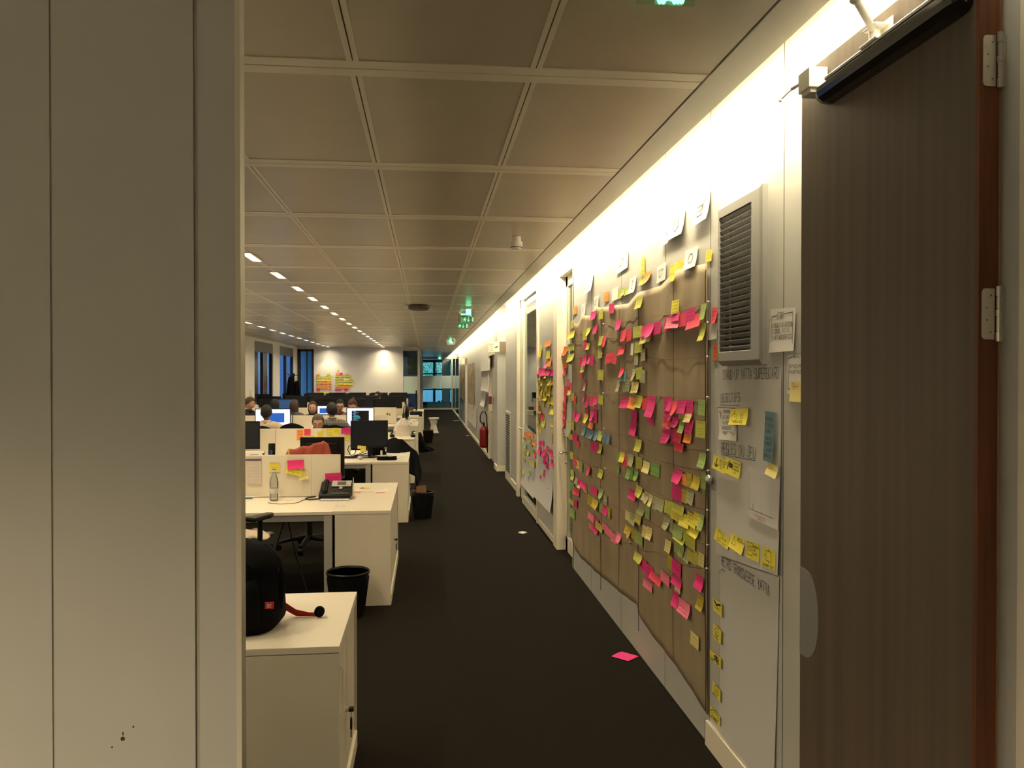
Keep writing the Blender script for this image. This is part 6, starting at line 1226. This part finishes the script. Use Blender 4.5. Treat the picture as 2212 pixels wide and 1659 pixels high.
end.build('sticky_notes', em, kind='stuff', label='two clusters of small coloured sticky notes on the white end wall', cat='sticky note')

# things on the second desk
b = MB()
px = 0
t = thing('drink_can', 'tall dark cup with blue lettering behind the near partition', 'cup', (px-.045+.0, 7.4, ZD)); x, z = onY(587, 970, 7.4); t.location = (x, 7.4, ZD)
hz = onY(587, 958, 7.4)[1]-ZD; b = MB(); b.lathe([(0, 0), (.026, 0), (.030, .02), (.030, hz-.02), (.028, hz), (0, hz)], n=20); b.build('body', M_black, t, smooth=False)
b = MB()
write(b, 'POP', (-.012, -.031, hz-.06), (0, 0, -1), (1, 0, 0), .020, .028, .004, (0, -1, 0), 0, 0); b.build('lettering', mat('cup_blue', (.10, .28, .45), .5), t)
x, z = onY(604, 968, 7.5); t = thing('pen_cup', 'pale cup holding pens behind the near partition', 'cup', (x, 7.5, ZD)); b = MB(); b.lathe([(0, 0), (.03, 0), (.033, .22), (.030, .22), (.027, .01), (0, .01)], n=18); b.build('cup', mat('cup_pink', (.62, .45, .38), .5), t)
for k, m_ in enumerate((M_redwood, M_white, M_redwood)):
    b = MB(); b.cyl((.008*k-.01, 0, .012), (.02*k-.02, .005, .29-.01*k), .0035, n=6); b.build('pen', m_, t)
x, z = onY(545, 974, 7.3); t = thing('desk_phone', 'white desk phone with small grey display at the wall edge', 'phone', (x, 7.3, ZD))
b = MB(); b.poly([(-.09, -.05, 0), (-.09, .09, 0), (-.09, .09, .34), (-.09, .06, .345)], (.18, 0, 0)); b.build('casing', M_white, t, bevel=.004); b = MB(); M = Matrix.Translation((0, -.05, 0)) @ Matrix.Rotation(math.atan2(.345, .11), 4, 'X'); b.box(-.03, .29, .001, .045, .33, .006, M=M); b.build('lcd', M_off, t)
b = MB(); b.tube([(.085, .02, .33), (.10, .02, .30), (.105, .02, .20), (.09, .03, .02)], .006); b.build('cord', M_black, t, smooth=True)
x, z = onY(624, 974, 6.93); b = MB(); b.lathe([(0, 0), (.012, 0), (.009, .008), (.005, .018), (.009, .026), (.012, .030), (.006, .037), (.010, .044), (.008, .052), (0, .055)], (x, 6.93, 1.064), 16); b.build('figurine', mat('toy_yellow', (.75, .50, .10), .5), smooth=True, label='small yellow figurine standing on the near partition before the red jacket', cat='figurine')
# red jacket thrown over the black monitor
M_jack = mat('brick_red_cloth', (.36, .07, .045), .85, noise=.2, nscale=9, bump=.5, bscale=25)
x0 = onY(607, 980, 7.16)[0]; x1 = onY(716, 980, 7.16)[0]
def jf(i, j):
    prof_ = [(0, .985), (.08, 1.045), (.15, 1.10), (.3, 1.115), (.5, 1.135), (.68, 1.155), (.8, 1.175), (.9, 1.145), (.96, 1.08), (1, .99)]
    for (a, p), (c, q_) in zip(prof_, prof_[1:]):
        if a <= i <= c+1e-9: top_ = p+(q_-p)*(i-a)/(c-a); break
    s_ = (j-.5)*2; x = x0+(x1-x0)*i+.012*math.sin(9*j+5*i); fold = .012*math.sin(17*i+4*j)+.008*math.sin(31*i)
    y = 7.23+.12*s_*(1 if abs(s_) < .35 else .85)+fold*(1 if abs(s_) > .3 else .2); z = top_-.02-max(0, abs(s_)-.18)*.52*(1+.15*math.sin(6*i))+.006*math.sin(25*i+9*j)
    return (x, y, max(z, .74))
b = MB(); b.grid(jf, 40, 26); jk = b.build('jacket', M_jack, smooth=True, solid=.004, label='brick red jacket bunched between the near partition and the black monitor', cat='jacket')
# black coat draped over the chair at the second cabinet
M_coat = mat('black_wool', (.004, .004, .005), .95, bump=.4, bscale=60, spec=.1)
P3 = [onY(u, v, 10.75) for u, v in ((834, 958), (850, 950), (868, 954), (884, 967), (898, 980), (906, 998), (911, 1022))]
def cf(i, j):
    k = i*(len(P3)-1); a = min(int(k), len(P3)-2); f = k-a; x = P3[a][0]+(P3[a+1][0]-P3[a][0])*f; z = P3[a][1]+(P3[a+1][1]-P3[a][1])*f
    dr = (.30 if i < .55 else .30-(i-.55)*.15); 
    return (x-.10*j*(i > .6)*(i-.6)*2.2+.01*math.sin(12*i+5*j), 10.62+.5*(1-j)*(1-i*.6)-.05*j+.02*math.sin(15*i), z-dr*j*(1-.25*(i < .3))+.008*math.sin(21*i))
b = MB(); b.grid(cf, 36, 20); b.build('coat', M_coat, smooth=True, solid=.012, label='long black coat draped over the second cabinet into the aisle', cat='coat')
# tray, cables, mouse, papers on the second cabinet
x, y = onD(836, 994); t = thing('pen_tray', 'black zipped pencil case with pens on the second cabinet', 'pencil case', (x, y, ZD+.001), R(2))
b = MB(); b.grid(lambda i, j: (.145*math.cos(6.283*i)*(abs(math.cos(6.283*i))**-.3 if abs(math.cos(6.283*i)) > .2 else 1)*.8, .05*math.sin(6.283*i), .045*j), 24, 3); b.add([(.125*math.cos(k*.2618), .046*math.sin(k*.2618), .02) for k in range(24)], [tuple(range(24))]); b.build('case', M_fabric, t, smooth=True, solid=.006)
b = MB()
for k in range(5): b.cyl((-.08+.03*k, -.02+.01*(k % 3), .045), (-.02+.03*k, .015-.008*(k % 2), .050), .005, n=8)
b.build('pens', M_steel, t)
flat('paper_sheet', 850, 983, .36, .26, R(-12), M_paper, 'large white sheet under the black coat on the second cabinet', 'paper'); flat('sticky_note', 813, 990, .08, .06, R(20), NM['P'], 'pale pink note corner left of the black pencil case')
x, y = onD(778, 992); t = thing('computer_mouse', 'silver and black computer mouse on the second desk', 'mouse', (x, y, ZD)); b = MB(); b.grid(lambda i, j: (.032*math.sin(math.pi*j)*math.cos(6.283*i), .055*math.sin(math.pi*j)*math.sin(6.283*i), .001+.022-.022*math.cos(math.pi*j)*.99), 20, 10); b.build('shell', M_steel, t, smooth=True)
flat('paper_sheet', 781, 989, .22, .14, R(30), M_paper, 'crumpled white paper beside the computer mouse', 'paper', dz=.001); 
x, y = onD(752, 990); t = thing('keyboard', 'dark keyboard at the left of the second desk papers', 'keyboard', (x, y+.03, ZD+.002), R(-4)); b = MB(); b.box(-.14, -.06, 0, .11, .06, .018); b.build('case', M_black, t, bevel=.004); b = MB()
for i in range(11):
    for j in range(4): b.box(-.13+.021*i, -.05+.024*j, .018, -.113+.021*i, -.031+.024*j, .023)
b.build('keys', M_off, t)
cable('black cable looping upright behind the second desk papers', [(onY(u, v, 10.12)[0], 10.12+.02*math.sin(k), max(ZD+.004, onY(u, v, 10.12)[1])) for k, (u, v) in enumerate(((757, 983), (751, 972), (753, 964), (760, 962), (768, 968), (769, 976), (764, 982), (758, 984)))], .005)
for k, pts in enumerate((((765, 984), (780, 979), (797, 972)), ((770, 985), (785, 981), (800, 977)), ((760, 986), (775, 984), (792, 984), (805, 982)))): cable('dark cable of the tangle on the second desk, '+ORD[k], [(onY(u, v, 10.08)[0], 10.06+.03*k, max(ZD+.006, onY(u, v, 10.08)[1])) for u, v in pts], .006)
x, y = onD(830, 978); b = MB(); b.box(x-.012, 10.1, ZD+.001, x+.012, 10.13, ZD+.09); b.build('usb_plug', M_white, bevel=.002, label='small white plug upright under the switched-off monitor', cat='plug')
b = MB(); x, z = onY(815, 972, 10.5); b.grid(lambda i, j: (x+.12*math.cos(6.283*i)*(1-.5*j), 10.52+.12*math.sin(6.283*i)*(1-.5*j), ZD+.17*j), 16, 6); b.build('dark_pouch', M_coat, smooth=True, solid=.004, label='dark pouch under the right of the switched-off monitor', cat='pouch')
# fourth-row cabinet: white plastic bag, plant tufts, boxes
x, y = onD(868, 942); t_b = MB()
def bagf(i, j):
    a = 6.283*i; r_ = .155*(1-.12*j) if j < .6 else .155*.93*(1-.85*(j-.6)/.4); fold = .012*math.sin(5*a)+.008*math.sin(11*a+7*j)
    return (x+(r_+fold)*math.cos(a)*(1-.2*j)+.02*j, y+.10+(r_+fold)*.7*math.sin(a), ZD+.30*j)
t_b.grid(bagf, 36, 20); t_b.build('plastic_bag', mat('white_bag', (.80, .72, .66), .45), smooth=True, solid=.002, label='white plastic bag standing on the aisle cabinet of the third row', cat='bag')
M_gr = mat('plant_green', (.06, .17, .03), .6)
for k, (u, lb) in enumerate(((847, 'small green plant left of the white plastic bag'), (892, 'small green plant right of the white plastic bag'))):
    xx = onY(u, 935, 13.45)[0]; t = thing('potted_plant', lb, 'plant', (xx, 13.5, ZD)); b = MB(); b.lathe([(0, 0), (.035, 0), (.045, .04), (0, .04)], n=14); b.build('pot', M_black, t); b = MB(); r2 = random.Random(k)
    for _ in range(90):
        a = r2.uniform(0, 6.28); rad = r2.uniform(.0, .06); c_ = Vector((rad*math.cos(a), rad*math.sin(a), r2.uniform(.04, .10))); d = Vector((math.cos(a), math.sin(a), r2.uniform(-.2, .8))).normalized()*.02; e2 = Vector((-math.sin(a), math.cos(a), 0))*.01; b.add([c_-d, c_+e2, c_+d, c_-e2], [(0, 1, 2, 3)])
    b.build('leaves', M_gr, t)
flat('sticky_note', 862, 944, .12, .05, 0, NM['O'], 'orange note lying before the white plastic bag')
for k, (u, y, w, d_, h, m_, lb) in enumerate(((880, 17.3, .22, .16, .05, M_white, 'white box on the fourth-row cabinet'), (893, 17.9, .16, .12, .06, M_paper, 'white bowl-shaped pack at the end of the fourth-row cabinet'), (899, 20.6, .30, .5, .12, M_black, 'wide black box on the fifth-row cabinet'), (888, 24.0, .14, .3, .10, M_redwood, 'orange-brown folder standing on the farthest cabinet'), (894, 20.2, .25, .2, .04, M_paper, 'crumpled papers in front of the wide black box'))):
    xx = xr(u, y); b = MB(); b.box(xx-w/2, y-d_/2, ZD+.004, xx+w/2, y+d_/2, ZD+h); b.build('box', m_, bevel=.008, label=lb, cat='box')
x = xr(899, 23.6); b = MB(); b.box(x-.02, 23.9, ZD+.002, x+.02, 24.1, 1.31); b.build('thin_display', M_black, bevel=.01, label='thin black panel standing edge-on at the far end of the cabinets', cat='monitor')
x, z = onY(838, 894, 17.22); b = MB(); b.box(x-.03, 17.205, z-.03, x+.01, 17.21, z+.02); b.box(x+.03, 17.205, z-.04, x+.05, 17.21, z+.01); b.build('magnets', M_gr, label='tiny dark clips on the fourth-row partition', cat='clip')

# cream cloth on the near chair, monitor logo left out
x, y = onZ(556, 1150, .56); b = MB(); b.grid(lambda i, j: (x-.16+.26*i+.012*math.sin(8*j), y-.12+.20*j, .535+.055*math.sin(math.pi*i)**.6*math.sin(math.pi*j)**.6+.008*math.sin(13*i+9*j)), 20, 16); b.build('folded_cloth', mat('cream_cloth', (.80, .68, .52), .9), smooth=True, solid=.01, label='crumpled cream cloth lying on the seat of the nearest chair', cat='cloth')
for k, pts in enumerate((((-1.10, 6.5, .62), (-1.16, 6.45, .40), (-1.22, 6.4, .20), (-1.05, 6.3, .015), (-.95, 6.35, .012)), ((-1.10, 6.55, .62), (-1.02, 6.5, .30), (-.92, 6.4, .05), (-.80, 6.35, .012), (-.82, 6.2, .012), (-.95, 6.15, .012)))):
    cable('black cable hanging under the phone desk, '+('left' if k == 0 else 'right')+' one', pts, .005)
# coat rack with dark coats
t = thing('coat_rack', 'black coat stand with dark coats in front of the far windows', 'coat stand', (xr(641, 22.3), 22.3, 0))
b = MB(); b.cyl((0, 0, 0), (0, 0, 1.80), .02); b.lathe([(0, 0), (.2, 0), (.18, .02), (0, .03)], n=20)
for a in (0, 1.57, 3.14, 4.71): b.tube([(0, 0, 1.74), (.14*math.cos(a), .14*math.sin(a), 1.76), (.17*math.cos(a), .17*math.sin(a), 1.80)], .010)
b.build('stand', M_black, t)
for k, (dx, tp, w, ln, lb) in enumerate(((-.05, 1.72, .15, .85, 'large black coat hanging on the stand'), (.10, 1.60, .10, .70, 'smaller black coat at the right of the stand'))):
    b = MB(); X0 = t.location.x+dx
    b.grid(lambda i, j: (X0+(w*(.25+.75*(1-j)**.6)+.02*math.sin(18*i))*math.cos(6.283*i), 22.15+.09*math.sin(6.283*i), tp-ln*(1-j)), 24, 14); b.build('coat', M_coat, smooth=True, solid=.01, label=lb, cat='coat')
# plants or papers pinned on the window wall pillar
x = XL+.004
b = MB(); b.box(XL, 20.5, 1.15, XL+.01, 20.75, 1.38); b.build('poster', mat('pale_yellow_poster', (.70, .62, .40), .7), label='faint yellowish paper on the pillar between the left windows', cat='paper')

# group phrases for the repeats
GROUPS = [('cord column', 'sticky notes on the brown paper board'), ('above the brown paper board', 'notes and cards above the paper board'), ('strip between paper board', 'sticky notes beside the grille'), ('near glass door paper', 'sticky notes on the glass door paper'),
          ('retro line', 'yellow notes down the retro line'), ('under the timeline', 'yellow notes under the timeline'), ('under regles', 'yellow notes under the rules heading'), ('red string from the top', 'white pins holding the strings'), ('thin red string', 'red strings across the board'), ('dark upright cord', 'upright cords on the board'),
          ('right wall cove', 'light tubes in the wall cove'), ('desk partition', 'desk partitions'), ('cream partition', 'desk partitions'), ('on the phone cabinet', 'papers lying on the phone cabinet')]
NG = {'storage_cabinet': 'aisle-side storage cabinets', 'wastebasket': 'black wastebaskets', 'exit_sign': 'green exit signs', 'smoke_detector': 'ceiling smoke detectors', 'person': 'people seated at the desks', 'tree': 'trees outside the far windows', 'flip_chart_sheet': 'flip chart sheets on the right wall', 'monitor': 'desk monitors', 'desk_phone': 'desk phones', 'room_sign': 'signs projecting from the right wall', 'potted_plant': 'small plants by the plastic bag', 'sticky_note': 'sticky notes on desks and partitions', 'cable': 'cables on and under the desks', 'wall_grille': 'air grilles on the right wall', 'recessed_spot': 'spots washing the end wall', 'emergency_light': 'emergency lights in the corridor', 'paper_sheet': 'loose paper sheets', 'desk_screen': 'desk partitions'}
for o in list(bpy.data.objects):
    if o.parent is None and 'label' in o and 'group' not in o and 'kind' not in o:
        g = next((g for k, g in GROUPS if k in o['label'] and (o.name.split('.')[0] != 'kraft_paper_board')), None) or NG.get(o.name.split('.')[0])
        if g: o['group'] = g
